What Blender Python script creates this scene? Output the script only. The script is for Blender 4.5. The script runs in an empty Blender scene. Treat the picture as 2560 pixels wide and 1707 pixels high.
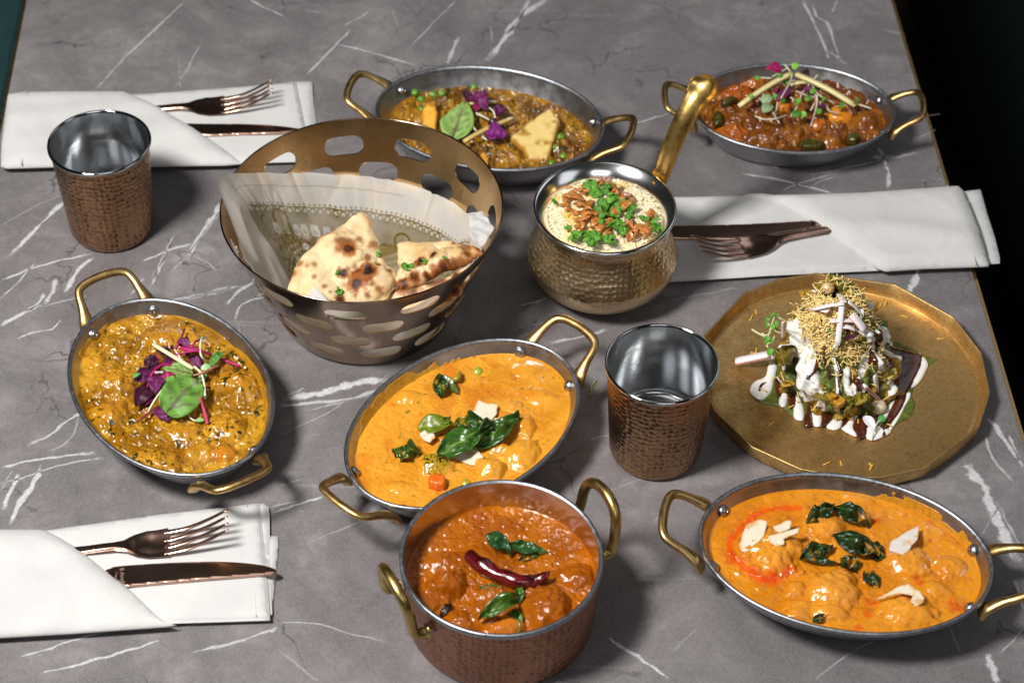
import bpy, math, random
import numpy as np
from mathutils import Vector, Matrix
from mathutils.bvhtree import BVHTree
from mathutils.geometry import delaunay_2d_cdt

# ------------------------------------------------------------------ camera, world, lamps, exposure
scene = bpy.context.scene
col = scene.collection
PI = math.pi
FPX, PITCH, ROLL, DIST = 5346.39, math.radians(44.246), math.radians(0.9208), 1.6
IW, IH = 2560, 1707
fwd = Vector((0, math.cos(PITCH), -math.sin(PITCH)))
rt0 = Vector((1, 0, 0)); up0 = rt0.cross(fwd)
RT = rt0*math.cos(ROLL) + up0*math.sin(ROLL)
UP = -rt0*math.sin(ROLL) + up0*math.cos(ROLL)
CAM = -fwd*DIST
cd = bpy.data.cameras.new('camera'); cam = bpy.data.objects.new('camera', cd); col.objects.link(cam)
m = Matrix.Identity(4)
for i in range(3):
    m[i][0], m[i][1], m[i][2], m[i][3] = RT[i], UP[i], -fwd[i], CAM[i]
cam.matrix_world = m
cd.sensor_width = 36; cd.lens = FPX/IW*36; cd.clip_start = 0.05; cd.clip_end = 50
cd.dof.use_dof = True; cd.dof.focus_distance = 1.50; cd.dof.aperture_fstop = 9.0
scene.camera = cam

world = bpy.data.worlds.new('World'); scene.world = world; world.use_nodes = True
world.node_tree.nodes['Background'].inputs[0].default_value = (1.0, 0.96, 0.92, 1)
world.node_tree.nodes['Background'].inputs[1].default_value = 0.012

def area(name, loc, target, sx, sy, power, color=(1, 1, 1)):
    l = bpy.data.lights.new(name, 'AREA'); l.shape = 'RECTANGLE'; l.size = sx; l.size_y = sy
    l.energy = power; l.color = color
    o = bpy.data.objects.new(name, l); col.objects.link(o); o.location = loc
    o.rotation_euler = (Vector(target)-Vector(loc)).to_track_quat('-Z', 'Y').to_euler()
    return o
area('key_softbox', (-0.76, -0.58, 1.50), (0, 0, 0), 0.31, 0.31, 44, (1, 0.975, 0.945))
area('back_window', (1.55, 1.85, 2.3), (0, 0, 0), 1.7, 1.1, 4.6, (0.94, 0.97, 1))
area('side_window', (2.0, -0.5, 1.6), (0, 0, 0), 1.1, 1.4, 4.2, (0.95, 0.97, 1))
area('front_window', (0.45, -2.5, 2.35), (0, 0, 0), 1.5, 1.0, 12, (0.96, 0.98, 1))
area('overhead_fill', (-0.3, 0.3, 2.5), (0, 0, 0), 0.9, 0.9, 2.6, (1, 0.98, 0.95))  # added soft overhead fill, so the metals have something bright to reflect

scene.view_settings.view_transform = 'Standard'; scene.view_settings.look = 'None'
scene.view_settings.exposure = 0; scene.view_settings.gamma = 1
scene.view_settings.use_curve_mapping = False
cy = scene.cycles
cy.use_denoising = True
try: cy.denoiser = 'OPENIMAGEDENOISE'
except Exception: pass
cy.max_bounces = 7; cy.transparent_max_bounces = 8; cy.glossy_bounces = 5
cy.sample_clamp_indirect = 6; cy.blur_glossy = 0.6

# ------------------------------------------------------------------ helpers
random.seed(7); rng = np.random.default_rng(7)
def ray(px, py):
    return (fwd + RT*((px-IW/2)/FPX) - UP*((py-IH/2)/FPX)).normalized()
def at(px, py, z=0.0):
    """the point of the horizontal plane at height z that shows at photo pixel px, py"""
    d = ray(px, py); t = (z-CAM.z)/d.z
    return CAM + d*t
def at_plane(px, py, p0, n):
    d = ray(px, py); t = (Vector(p0)-CAM).dot(n)/d.dot(n)
    return CAM + d*t
def zoomer(scale, ox, oy):
    return lambda x, y: (x/scale+ox, y/scale+oy)
def hit(bvh, px, py, lift=0.0, z=0.03):
    h = bvh.ray_cast(CAM, ray(px, py))
    p = h[0] if h[0] is not None else at(px, py, z)
    return p + Vector((0, 0, lift))
def lin(h):
    h = h.lstrip('#'); v = [int(h[i:i+2], 16)/255 for i in (0, 2, 4)]
    return np.array([x/12.92 if x <= 0.04045 else ((x+0.055)/1.055)**2.4 for x in v])

def _hash(i, j, k):
    n = (i*374761393 + j*668265263 + k*2147483647) & 0xffffffff
    n = ((n ^ (n >> 13))*1274126177) & 0xffffffff
    return ((n ^ (n >> 16)) & 0xffff)/65535.0
def vnoise(x, y, z=0.0):
    x = np.asarray(x, float); y = np.asarray(y, float); z = np.zeros_like(x)+z
    xi, yi, zi = np.floor(x).astype(np.int64), np.floor(y).astype(np.int64), np.floor(z).astype(np.int64)
    fx, fy, fz = x-xi, y-yi, z-zi
    fx, fy, fz = fx*fx*(3-2*fx), fy*fy*(3-2*fy), fz*fz*(3-2*fz)
    r = 0
    for a in (0, 1):
        for b in (0, 1):
            for c in (0, 1):
                r = r + _hash(xi+a, yi+b, zi+c)*(fx if a else 1-fx)*(fy if b else 1-fy)*(fz if c else 1-fz)
    return r*2-1
def fbm(x, y, z=0.0, o=4):
    s, a = 0, 1.0
    for i in range(o):
        s = s + a*vnoise(x*2**i+i*17.3, y*2**i+i*9.1, np.asarray(z)*2**i); a *= 0.5
    return s
def sstep(a, b, x):
    t = np.clip((np.asarray(x, float)-a)/(b-a), 0, 1); return t*t*(3-2*t)

def tag(o, label=None, cat=None, group=None, kind=None):
    if label: o['label'] = label
    if cat: o['category'] = cat
    if group: o['group'] = group
    if kind: o['kind'] = kind
    return o
def empty(name, loc=(0, 0, 0), rz=0.0, label=None, cat=None, group=None, s=1.0):
    o = bpy.data.objects.new(name, None); col.objects.link(o)
    o.empty_display_size = 0.02
    o.location = loc; o.rotation_euler = (0, 0, rz); o.scale = (s, s, s)
    return tag(o, label, cat, group)
def mk(name, verts, faces, mat, parent=None, smooth=True, cols=None, origin=None, local=False):
    """one mesh object; verts in world coordinates unless local"""
    v = np.asarray([tuple(p) for p in verts] if not isinstance(verts, np.ndarray) else verts, float)
    off = np.zeros(3)
    if not local:
        if parent is not None:
            r = parent
            while r is not None:
                off = off + np.array(r.location); r = r.parent
        elif origin is not None: off = np.array(origin, float)
        elif len(v): off = np.array([v[:, 0].mean(), v[:, 1].mean(), v[:, 2].min()])
    me = bpy.data.meshes.new(name)
    me.from_pydata((v-off).tolist(), [], faces if isinstance(faces, list) else faces.tolist())
    if smooth: me.polygons.foreach_set('use_smooth', [True]*len(me.polygons))
    if cols is not None:
        ca = me.color_attributes.new('Col', 'FLOAT_COLOR', 'POINT')
        c = np.ones((len(v), 4)); c[:, :np.asarray(cols).shape[1]] = cols
        ca.data.foreach_set('color', c.ravel())
    me.update()
    o = bpy.data.objects.new(name, me); col.objects.link(o)
    if mat is not None: me.materials.append(mat)
    if parent is not None: o.parent = parent
    elif not local: o.location = off
    return o
def copy_tree(o, parent=None):
    c = o.copy(); col.objects.link(c); c.parent = parent
    for ch in [x for x in bpy.data.objects if x.parent == o]: copy_tree(ch, c)
    return c
def grid_faces(nu, nv, wrap_u=False, wrap_v=False):
    f = []
    for i in range(nu if wrap_u else nu-1):
        for j in range(nv if wrap_v else nv-1):
            a, b = i*nv+j, ((i+1) % nu)*nv+j
            c, d = ((i+1) % nu)*nv+(j+1) % nv, i*nv+(j+1) % nv
            f.append((a, b, c, d))
    return f
def lathe(prof, n=96, c=(0, 0, 0), a=None, b=None, cap0=True, cap1=True):
    """profile of (r, z); with a, b the first number is the inset from an a x b ellipse"""
    v = []; 
    for i in range(n):
        t = 2*PI*i/n; ct, st = math.cos(t), math.sin(t)
        for r, z in prof:
            if a is None: v.append((c[0]+r*ct, c[1]+r*st, c[2]+z))
            else: v.append((c[0]+(a-r)*ct, c[1]+(b-r)*st, c[2]+z))
    k = len(prof); f = grid_faces(n, k, wrap_u=True)
    if cap0: f.append(tuple(i*k for i in range(n))[::-1])
    if cap1: f.append(tuple(i*k+k-1 for i in range(n)))
    return np.array(v), f
def spline(pts, n=24, closed=False):
    """Catmull-Rom through points"""
    P = [np.array(p, float) for p in pts]
    if not closed: P = [2*P[0]-P[1]]+P+[2*P[-1]-P[-2]]
    out = []; m_ = len(P)-3 if not closed else len(P)
    for i in range(m_):
        p0, p1, p2, p3 = (P[i], P[i+1], P[i+2], P[i+3]) if not closed else (P[i-1], P[i], P[(i+1) % m_], P[(i+2) % m_])
        for s in range(n):
            t = s/n
            out.append(0.5*((2*p1)+(-p0+p2)*t+(2*p0-5*p1+4*p2-p3)*t*t+(-p0+3*p1-3*p2+p3)*t**3))
    if not closed: out.append(P[-2])
    return np.array(out)
def tube(pts, rad, seg=8, flat=None, hint=(0, 0, 1), caps=True):
    """sweep along points; rad a number or a list; flat = (wide, tall) lists or numbers of an elliptic section"""
    P = np.asarray(pts, float); n = len(P)
    T = np.gradient(P, axis=0); T /= np.linalg.norm(T, axis=1)[:, None]+1e-12
    N = np.array(hint, float); N = N-T[0]*(N@T[0])
    if np.linalg.norm(N) < 1e-6: N = np.array((1., 0, 0))-T[0]*T[0][0]
    N /= np.linalg.norm(N); v = []
    ra = np.broadcast_to(np.asarray(rad, float), (n,)) if flat is None else None
    if flat is not None:
        fw, ft = np.broadcast_to(np.asarray(flat[0], float), (n,)), np.broadcast_to(np.asarray(flat[1], float), (n,))
    for i in range(n):
        N = N-T[i]*(N@T[i]); N /= np.linalg.norm(N); B = np.cross(T[i], N)
        for s in range(seg):
            a = 2*PI*s/seg
            w, t = (ra[i], ra[i]) if flat is None else (fw[i], ft[i])
            v.append(P[i]+B*math.cos(a)*w+N*math.sin(a)*t)
    f = grid_faces(n, seg, wrap_v=True)
    if caps:
        f.append(tuple(range(seg))); f.append(tuple((n-1)*seg+s for s in range(seg))[::-1])
    return np.array(v), f
def merge(parts):
    V, F, o = [], [], 0
    for v, f in parts:
        V.append(np.asarray(v)); F += [tuple(i+o for i in q) for q in f]; o += len(v)
    return np.concatenate(V), F
def dome(c, n, r, h, seg=14, rings=4):
    n = Vector(n).normalized(); t = n.orthogonal().normalized(); b = n.cross(t); c = Vector(c); v = []
    for i in range(rings):
        a = PI/2*i/rings
        for s in range(seg):
            q = 2*PI*s/seg; v.append(c+(t*math.cos(q)+b*math.sin(q))*r*math.cos(a)+n*h*math.sin(a))
    f = grid_faces(rings, seg, wrap_v=True); v.append(c+n*h)
    for s in range(seg): f.append(((rings-1)*seg+s, (rings-1)*seg+(s+1) % seg, rings*seg))
    return np.array([tuple(p) for p in v]), f
def seg_dist(X, Y, poly):
    """distance of points to a closed polygon's boundary"""
    P = np.asarray(poly, float)[:, :2]; d = np.full(X.shape, 1e9)
    for i in range(len(P)):
        a, b = P[i-1], P[i]; e = b-a; L = e@e+1e-18
        t = np.clip(((X-a[0])*e[0]+(Y-a[1])*e[1])/L, 0, 1)
        d = np.minimum(d, np.hypot(X-a[0]-t*e[0], Y-a[1]-t*e[1]))
    return d
def line_dist(X, Y, pts):
    P = np.asarray(pts, float)[:, :2]; d = np.full(X.shape, 1e9)
    for i in range(1, len(P)):
        a, b = P[i-1], P[i]; e = b-a; L = e@e+1e-18
        t = np.clip(((X-a[0])*e[0]+(Y-a[1])*e[1])/L, 0, 1)
        d = np.minimum(d, np.hypot(X-a[0]-t*e[0], Y-a[1]-t*e[1]))
    return d
def inside(X, Y, poly):
    P = np.asarray(poly, float); r = np.zeros(X.shape, bool)
    for i in range(len(P)):
        x0, y0, x1, y1 = *P[i-1][:2], *P[i][:2]
        if y0 == y1: continue
        c = ((y0 > Y) != (y1 > Y)) & (X < (x1-x0)*(Y-y0)/(y1-y0)+x0); r ^= c
    return r
def slab(outline, step, top, bottom, edge=0.002):
    """a solid patch over a 2D outline. top(X,Y,d) and bottom(X,Y,d) give heights, d = distance to the rim"""
    P = np.asarray(outline, float)[:, :2]; B = []
    for i in range(len(P)):
        a, b = P[i-1], P[i]; k = max(1, int(np.hypot(*(b-a))/step))
        for s in range(k): B.append(a+(b-a)*s/k)
    B = np.array(B); nb = len(B)
    xs = np.arange(P[:, 0].min(), P[:, 0].max(), step); ys = np.arange(P[:, 1].min(), P[:, 1].max(), step*0.9)
    X, Y = np.meshgrid(xs, ys); X = X+(np.arange(len(ys)) % 2)[:, None]*step*0.5; X, Y = X.ravel(), Y.ravel()
    k = inside(X, Y, B); X, Y = X[k], Y[k]; d = seg_dist(X, Y, B); k = d > step*0.55; X, Y = X[k], Y[k]
    # a second ring just inside the rim keeps rounded edges round
    C = []
    for i in range(nb):
        e = B[(i+1) % nb]-B[i-1]; nrm = np.array((-e[1], e[0]))/(np.hypot(*e)+1e-12)
        for q in (edge*0.3,):
            c = B[i]+nrm*q
            if not inside(np.array([c[0]]), np.array([c[1]]), B)[0]: c = B[i]-nrm*q
            if inside(np.array([c[0]]), np.array([c[1]]), B)[0]: C.append(c)
    pts = [Vector(p) for p in B]+[Vector(p) for p in C]+[Vector((x, y)) for x, y in zip(X, Y)]
    r = delaunay_2d_cdt(pts, [(i, (i+1) % nb) for i in range(nb)], [], 1, 1e-7)
    V = np.array([tuple(p) for p in r[0]]); F = [tuple(f) for f in r[2]]
    d = seg_dist(V[:, 0], V[:, 1], B)
    zt = np.asarray(top(V[:, 0], V[:, 1], d))+0*d; zb = np.asarray(bottom(V[:, 0], V[:, 1], d))+0*d
    n = len(V); fl = []
    for f in F:
        a = [V[i] for i in f]
        cr = (a[1][0]-a[0][0])*(a[2][1]-a[0][1])-(a[1][1]-a[0][1])*(a[2][0]-a[0][0])
        fl.append(f if cr > 0 else f[::-1])
    cnt = {}
    for f in fl:
        for i in range(len(f)): cnt[(f[i-1], f[i])] = 1
    side = [(b, a, a+n, b+n) for (a, b) in cnt if (b, a) not in cnt]
    faces = fl+[tuple(i+n for i in f[::-1]) for f in fl]+side
    W = np.concatenate([np.c_[V, zt], np.c_[V, zb]])
    return W, faces, np.concatenate([d, d])
def rnd(th, r):
    """rounded edge profile"""
    return lambda d: th*np.sqrt(np.clip(1-(1-np.clip(d/r, 0, 1))**2, 0, 1))

# ------------------------------------------------------------------ materials
def nmat(name):
    m_ = bpy.data.materials.new(name); m_.use_nodes = True; t = m_.node_tree
    return m_, t, t.nodes['Principled BSDF']
def nd(t, typ, **kw):
    n = t.nodes.new(typ)
    for k, v in kw.items():
        if k[0] == '_': setattr(n, k[1:], v)
        else: n.inputs[k.replace('9', ' ')].default_value = v
    return n
def ramp(t, fac, stops):
    r = t.nodes.new('ShaderNodeValToRGB'); e = r.color_ramp.elements
    while len(e) < len(stops): e.new(0.5)
    for q, (p, c) in zip(e, stops):
        q.position = p; q.color = (*c, 1) if len(c) == 3 else c
    t.links.new(fac, r.inputs[0]); return r.outputs[0]
def coords(t, uv=False):
    return t.nodes.new('ShaderNodeTexCoord').outputs['Object']
def noise(t, scale, detail=4, rough=0.55, vec=None, dist=0.0):
    n = nd(t, 'ShaderNodeTexNoise', Scale=scale, Detail=detail, Roughness=rough, Distortion=dist)
    t.links.new(vec if vec is not None else coords(t), n.inputs['Vector']); return n.outputs['Fac']
def bump(t, bsdf, h, strength, dist, prev=None):
    b = nd(t, 'ShaderNodeBump', Strength=strength, Distance=dist)
    t.links.new(h, b.inputs['Height'])
    if prev is not None: t.links.new(prev, b.inputs['Normal'])
    t.links.new(b.outputs[0], bsdf.inputs['Normal']); return b.outputs[0]
def mixc(t, fac, a, b, mode='MIX'):
    x = t.nodes.new('ShaderNodeMix'); x.data_type = 'RGBA'; x.blend_type = mode
    for v, s in ((fac, 0), (a, 6), (b, 7)):
        if hasattr(v, 'links'): t.links.new(v, x.inputs[s])
        elif s: x.inputs[s].default_value = (*v, 1)
        else: x.inputs[s].default_value = v
    return x.outputs[2]
def maprange(t, v, a, b, c, d):
    r = nd(t, 'ShaderNodeMapRange'); t.links.new(v, r.inputs[0])
    for i, q in enumerate((a, b, c, d)): r.inputs[i+1].default_value = q
    return r.outputs[0]
def metal(name, c0, c1, rough=(0.25, 0.4), scale=60, bumpy=0.1, bscale=400, stretch=None, bdist=0.0003, tarn=0.45):
    m_, t, b = nmat(name); b.inputs['Metallic'].default_value = 1
    vec = coords(t)
    if stretch:
        mp = nd(t, 'ShaderNodeMapping'); mp.inputs['Scale'].default_value = stretch; t.links.new(vec, mp.inputs[0]); vec2 = mp.outputs[0]
    else: vec2 = vec
    n = noise(t, scale, 5, 0.6, vec)
    cc = ramp(t, n, [(0.3, tuple(c0)), (0.7, tuple(c1))])
    cc = mixc(t, maprange(t, noise(t, scale*2.3, 6, 0.7, vec), 0.56, 0.72, 0, tarn), cc, tuple(x*0.55 for x in c0))
    t.links.new(cc, b.inputs['Base Color'])
    n2 = noise(t, bscale, 3, 0.6, vec2)
    t.links.new(maprange(t, n, 0.3, 0.7, *rough), b.inputs['Roughness'])
    if bumpy: bump(t, b, n2, bumpy, bdist)
    return m_
def hammered(name, c0, c1, cdark, scale, rough=(0.22, 0.4), dark=0.7, depth=0.0008, z0=None):
    m_, t, b = nmat(name); b.inputs['Metallic'].default_value = 1
    vec = coords(t)
    w = nd(t, 'ShaderNodeTexNoise', Scale=scale*0.35, Detail=1); t.links.new(vec, w.inputs['Vector'])
    v = nd(t, 'ShaderNodeTexVoronoi', Scale=scale, Randomness=0.5); t.links.new(vec, v.inputs['Vector'])
    d = v.outputs['Distance']
    big = noise(t, scale*0.12, 4, 0.6, vec); fine = noise(t, scale*5, 3, 0.6, vec)
    c = ramp(t, big, [(0.3, tuple(c0)), (0.68, tuple(c1))])
    spot = maprange(t, d, 0.18, 0.42, dark, 0.0)
    ms = nd(t, 'ShaderNodeMath', _operation='MULTIPLY'); t.links.new(spot, ms.inputs[0])
    t.links.new(maprange(t, noise(t, scale*0.2, 3, 0.5, vec), 0.38, 0.6, 0.1, 1.0), ms.inputs[1])
    c = mixc(t, ms.outputs[0], c, tuple(cdark))
    t.links.new(c, b.inputs['Base Color'])
    t.links.new(maprange(t, big, 0.3, 0.7, *rough), b.inputs['Roughness'])
    sq = nd(t, 'ShaderNodeMath', _operation='POWER'); t.links.new(d, sq.inputs[0]); sq.inputs[1].default_value = 1.6
    p = bump(t, b, sq.outputs[0], 0.9, depth*2.4)
    bump(t, b, fine, 0.12, 0.0003, p)
    return m_
def attr_mat(name, rough=0.3, coat=0.0, bscale=0, bstr=0.2, bdist=0.0004, sss=0.0, sssr=(0.004, 0.002, 0.001), spec=0.5, varr=None, metallic=0.0):
    """colour from the mesh's own colour attribute"""
    m_, t, b = nmat(name); a = nd(t, 'ShaderNodeVertexColor', _layer_name='Col')
    t.links.new(a.outputs['Color'], b.inputs['Base Color'])
    b.inputs['Roughness'].default_value = rough; b.inputs['Specular IOR Level'].default_value = spec
    b.inputs['Coat Weight'].default_value = coat; b.inputs['Coat Roughness'].default_value = 0.08
    b.inputs['Metallic'].default_value = metallic
    if sss:
        b.inputs['Subsurface Weight'].default_value = sss; b.inputs['Subsurface Radius'].default_value = sssr
        b.inputs['Subsurface Scale'].default_value = 1.0
    if varr: t.links.new(maprange(t, noise(t, varr[0], 4), 0.35, 0.65, varr[1], varr[2]), b.inputs['Roughness'])
    if bscale: bump(t, b, noise(t, bscale, 5, 0.65), bstr, bdist)
    return m_
def plain(name, c0, c1=None, rough=0.5, scale=80, bscale=0, bstr=0.2, bdist=0.0003, sss=0.0, spec=0.5, coat=0.0):
    m_, t, b = nmat(name); c1 = c0 if c1 is None else c1
    t.links.new(ramp(t, noise(t, scale, 4), [(0.35, tuple(c0)), (0.65, tuple(c1))]), b.inputs['Base Color'])
    b.inputs['Roughness'].default_value = rough; b.inputs['Specular IOR Level'].default_value = spec
    b.inputs['Coat Weight'].default_value = coat
    if sss:
        b.inputs['Subsurface Weight'].default_value = sss; b.inputs['Subsurface Radius'].default_value = (0.003, 0.0025, 0.002); b.inputs['Subsurface Scale'].default_value = 1
    if bscale: bump(t, b, noise(t, bscale, 4, 0.6), bstr, bdist)
    return m_

M = {}
M['steel'] = metal('satin_steel', (0.36, 0.36, 0.37), (0.50, 0.50, 0.51), (0.3, 0.42), 90, 0.12, 900)
M['steel_rim'] = metal('worn_steel_rim', (0.26, 0.28, 0.31), (0.40, 0.42, 0.45), (0.3, 0.5), 300, 0.25, 1500)
M['bright_steel'] = metal('polished_steel', (0.62, 0.64, 0.66), (0.78, 0.79, 0.8), (0.06, 0.10), 12, 0.05, 160, stretch=(.12, .12, 14))
M['cup_steel'] = metal('spun_steel', (0.86, 0.88, 0.90), (0.93, 0.94, 0.95), (0.13, 0.2), 10, 0.08, 220, stretch=(.05, .05, 10), tarn=0.0)
M['brass'] = metal('brushed_brass', (0.52, 0.33, 0.12), (0.64, 0.44, 0.19), (0.3, 0.42), 150, 0.15, 900)
M['old_brass'] = metal('old_brass_wire', (0.36, 0.25, 0.08), (0.58, 0.43, 0.17), (0.28, 0.42), 120, 0.15, 700)
M['gold'] = metal('gilt_brass', (0.70, 0.45, 0.13), (0.82, 0.57, 0.20), (0.24, 0.36), 90, 0.06, 400, bdist=0.0003)
M['basket'] = metal('darkened_bronze_steel', (0.27, 0.185, 0.13), (0.35, 0.25, 0.18), (0.12, 0.18), 30, 0.05, 300, stretch=(.15, .15, 10))  # bronze tone, darkened in the colour to stand for dark reflections outside
M['basket_in'] = metal('brushed_gold_steel', (0.58, 0.40, 0.20), (0.70, 0.50, 0.28), (0.22, 0.30), 30, 0.06, 300, stretch=(.15, .15, 10))
M['copper'] = hammered('hammered_copper', (0.30, 0.165, 0.09), (0.46, 0.27, 0.15), (0.055, 0.034, 0.022), 240, (0.26, 0.40), 0.95, 0.00055)
M['copper_pot'] = hammered('hammered_copper_pot', (0.27, 0.13, 0.08), (0.40, 0.20, 0.12), (0.08, 0.04, 0.028), 235, (0.32, 0.46), 0.75, 0.0006)
M['handi'] = hammered('hammered_bronze', (0.62, 0.46, 0.27), (0.74, 0.57, 0.36), (0.40, 0.28, 0.15), 290, (0.26, 0.36), 0.2, 0.00024)
M['rose'] = metal('rose_gold', (0.60, 0.36, 0.27), (0.70, 0.46, 0.36), (0.19, 0.25), 20, 0.04, 1200, tarn=0.05)
def plate_mat():
    m_, t, b = nmat('patinated_brass'); b.inputs['Metallic'].default_value = 1
    vec = coords(t); n = noise(t, 55, 9, 0.72, vec, 0.3); n2 = noise(t, 420, 5, 0.65, vec)
    c = ramp(t, n, [(0.32, (0.42, 0.26, 0.10)), (0.5, (0.68, 0.45, 0.18)), (0.68, (0.86, 0.60, 0.27))])
    c = mixc(t, maprange(t, n2, 0.48, 0.68, 0, 0.6), c, (0.34, 0.19, 0.07))
    t.links.new(c, b.inputs['Base Color'])
    t.links.new(maprange(t, n, 0.3, 0.7, 0.60, 0.40), b.inputs['Roughness'])
    bump(t, b, n2, 0.06, 0.0003); return m_
M['plate'] = plate_mat()
def stone_mat():
    m_, t, b = nmat('grey_stone_laminate'); vec = coords(t)
    n = noise(t, 11, 9, 0.68, vec, 0.8); n2 = noise(t, 60, 7, 0.7, vec, 1.0); n3 = noise(t, 1400, 2, 0.6, vec)
    c = ramp(t, n, [(0.32, (0.080, 0.070, 0.071)), (0.5, (0.152, 0.137, 0.140)), (0.68, (0.270, 0.248, 0.252))])
    c = mixc(t, maprange(t, n2, 0.35, 0.65, 0.0, 0.6), c, (0.085, 0.077, 0.080))
    c = mixc(t, maprange(t, n3, 0.35, 0.7, 0, 0.5), c, (0.30, 0.285, 0.287))
    # dark hairline cracks
    w = nd(t, 'ShaderNodeTexNoise', Scale=30.0, Detail=4.0); t.links.new(vec, w.inputs['Vector'])
    av = nd(t, 'ShaderNodeVectorMath', _operation='MULTIPLY_ADD'); t.links.new(w.outputs['Color'], av.inputs[0])
    av.inputs[1].default_value = (0.06, 0.06, 0.06); t.links.new(vec, av.inputs[2])
    v = nd(t, 'ShaderNodeTexVoronoi', Scale=11.0, _feature='DISTANCE_TO_EDGE'); t.links.new(av.outputs[0], v.inputs['Vector'])
    cr = maprange(t, v.outputs['Distance'], 0.004, 0.014, 1, 0)
    ms = nd(t, 'ShaderNodeMath', _operation='MULTIPLY'); t.links.new(cr, ms.inputs[0])
    t.links.new(maprange(t, noise(t, 14, 3, 0.5, vec), 0.5, 0.6, 0, 0.65), ms.inputs[1])
    c = mixc(t, ms.outputs[0], c, (0.05, 0.043, 0.045))
    # faint pale streaks running diagonally
    mp = nd(t, 'ShaderNodeMapping'); mp.inputs['Rotation'].default_value = (0, 0, math.radians(-38)); mp.inputs['Scale'].default_value = (5, 75, 1)
    t.links.new(vec, mp.inputs[0]); st = noise(t, 1.0, 5, 0.6, mp.outputs[0])
    c = mixc(t, maprange(t, st, 0.64, 0.74, 0, 0.32), c, (0.38, 0.37, 0.37))
    t.links.new(c, b.inputs['Base Color'])
    t.links.new(maprange(t, n2, 0.3, 0.7, 0.42, 0.55), b.inputs['Roughness'])
    b.inputs['Specular IOR Level'].default_value = 0.4
    bump(t, b, n3, 0.1, 0.0002); return m_
M['stone'] = stone_mat()
def vein_mat():
    m_, t, b = nmat('pale_vein'); a = nd(t, 'ShaderNodeVertexColor', _layer_name='Col'); vec = coords(t)
    n = noise(t, 170, 6, 0.75, vec, 0.7); s = nd(t, 'ShaderNodeSeparateColor'); t.links.new(a.outputs['Color'], s.inputs[0])
    ad = nd(t, 'ShaderNodeMath', _operation='ADD'); t.links.new(s.outputs[0], ad.inputs[0]); t.links.new(n, ad.inputs[1])
    al = maprange(t, ad.outputs[0], 0.72, 1.06, 0, 1)
    ml = nd(t, 'ShaderNodeMath', _operation='MULTIPLY'); t.links.new(al, ml.inputs[0]); t.links.new(s.outputs[1], ml.inputs[1])
    t.links.new(ramp(t, noise(t, 500, 3, 0.6, vec), [(0.3, (0.42, 0.41, 0.42)), (0.7, (0.62, 0.62, 0.63))]), b.inputs['Base Color'])
    b.inputs['Roughness'].default_value = 0.5; t.links.new(ml.outputs[0], b.inputs['Alpha']); return m_
M['vein'] = vein_mat()
def cloth_mat():
    m_, t, b = nmat('white_cotton'); vec = coords(t)
    b.inputs['Roughness'].default_value = 0.9; b.inputs['Specular IOR Level'].default_value = 0.2
    t.links.new(ramp(t, noise(t, 25, 3, 0.5, vec), [(0.3, (0.535, 0.53, 0.525)), (0.7, (0.595, 0.59, 0.575))]), b.inputs['Base Color'])
    w = nd(t, 'ShaderNodeTexWave', Scale=900.0, Distortion=0.5); w.bands_direction = 'DIAGONAL'; t.links.new(vec, w.inputs['Vector'])
    p = bump(t, b, w.outputs['Fac'], 0.15, 0.0002)
    bump(t, b, noise(t, 28, 5, 0.55, vec, 0.5), 0.45, 0.004, p)
    b.inputs['Sheen Weight'].default_value = 0.15; return m_
M['cloth'] = cloth_mat()

# ------------------------------------------------------------------ the setting: floor, benches, table
def box(x0, x1, y0, y1, z0, z1, shear=0.0):
    v = [(x+shear*y, y, z) for z in (z0, z1) for x, y in ((x0, y0), (x1, y0), (x1, y1), (x0, y1))]
    return v, [(3, 2, 1, 0), (4, 5, 6, 7), (0, 1, 5, 4), (1, 2, 6, 5), (2, 3, 7, 6), (3, 0, 4, 7)]
M['floor'] = plain('dark_floor', (0.018, 0.009, 0.006), (0.035, 0.016, 0.01), 0.5, 8)
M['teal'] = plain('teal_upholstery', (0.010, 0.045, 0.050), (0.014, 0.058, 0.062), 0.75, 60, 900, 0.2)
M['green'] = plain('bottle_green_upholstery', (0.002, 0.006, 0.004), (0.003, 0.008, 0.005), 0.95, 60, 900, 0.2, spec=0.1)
tag(mk('floor', [(-3, -3, -0.74), (3, -3, -0.74), (3, 4, -0.74), (-3, 4, -0.74)], [(0, 1, 2, 3)], M['floor'], smooth=False), kind='structure')
def bench(name, label, x0, x1, y0, y1, z, mat, shear):
    r = empty(name, (0.5*(x0+x1), 0.5*(y0+y1), -0.739), label=label, cat='bench')
    v, f = box(x0, x1, y0, y1, z-0.09, z, shear); o = mk('seat_cushion', v, f, mat, r, smooth=False)
    bv = o.modifiers.new('b', 'BEVEL'); bv.width = 0.02; bv.segments = 3
    v, f = box(x0+0.03, x1-0.03, y0+0.03, y1-0.03, -0.738, z-0.0905, shear); mk('plinth', v, f, M['floor'], r, smooth=False)
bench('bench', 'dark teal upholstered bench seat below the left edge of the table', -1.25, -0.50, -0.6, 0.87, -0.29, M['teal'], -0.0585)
bench('bench', 'nearly black green bench seat in shadow below the right edge of the table', 0.52, 1.3, -0.8, 1.4, -0.29, M['green'], -0.0585)

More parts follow.
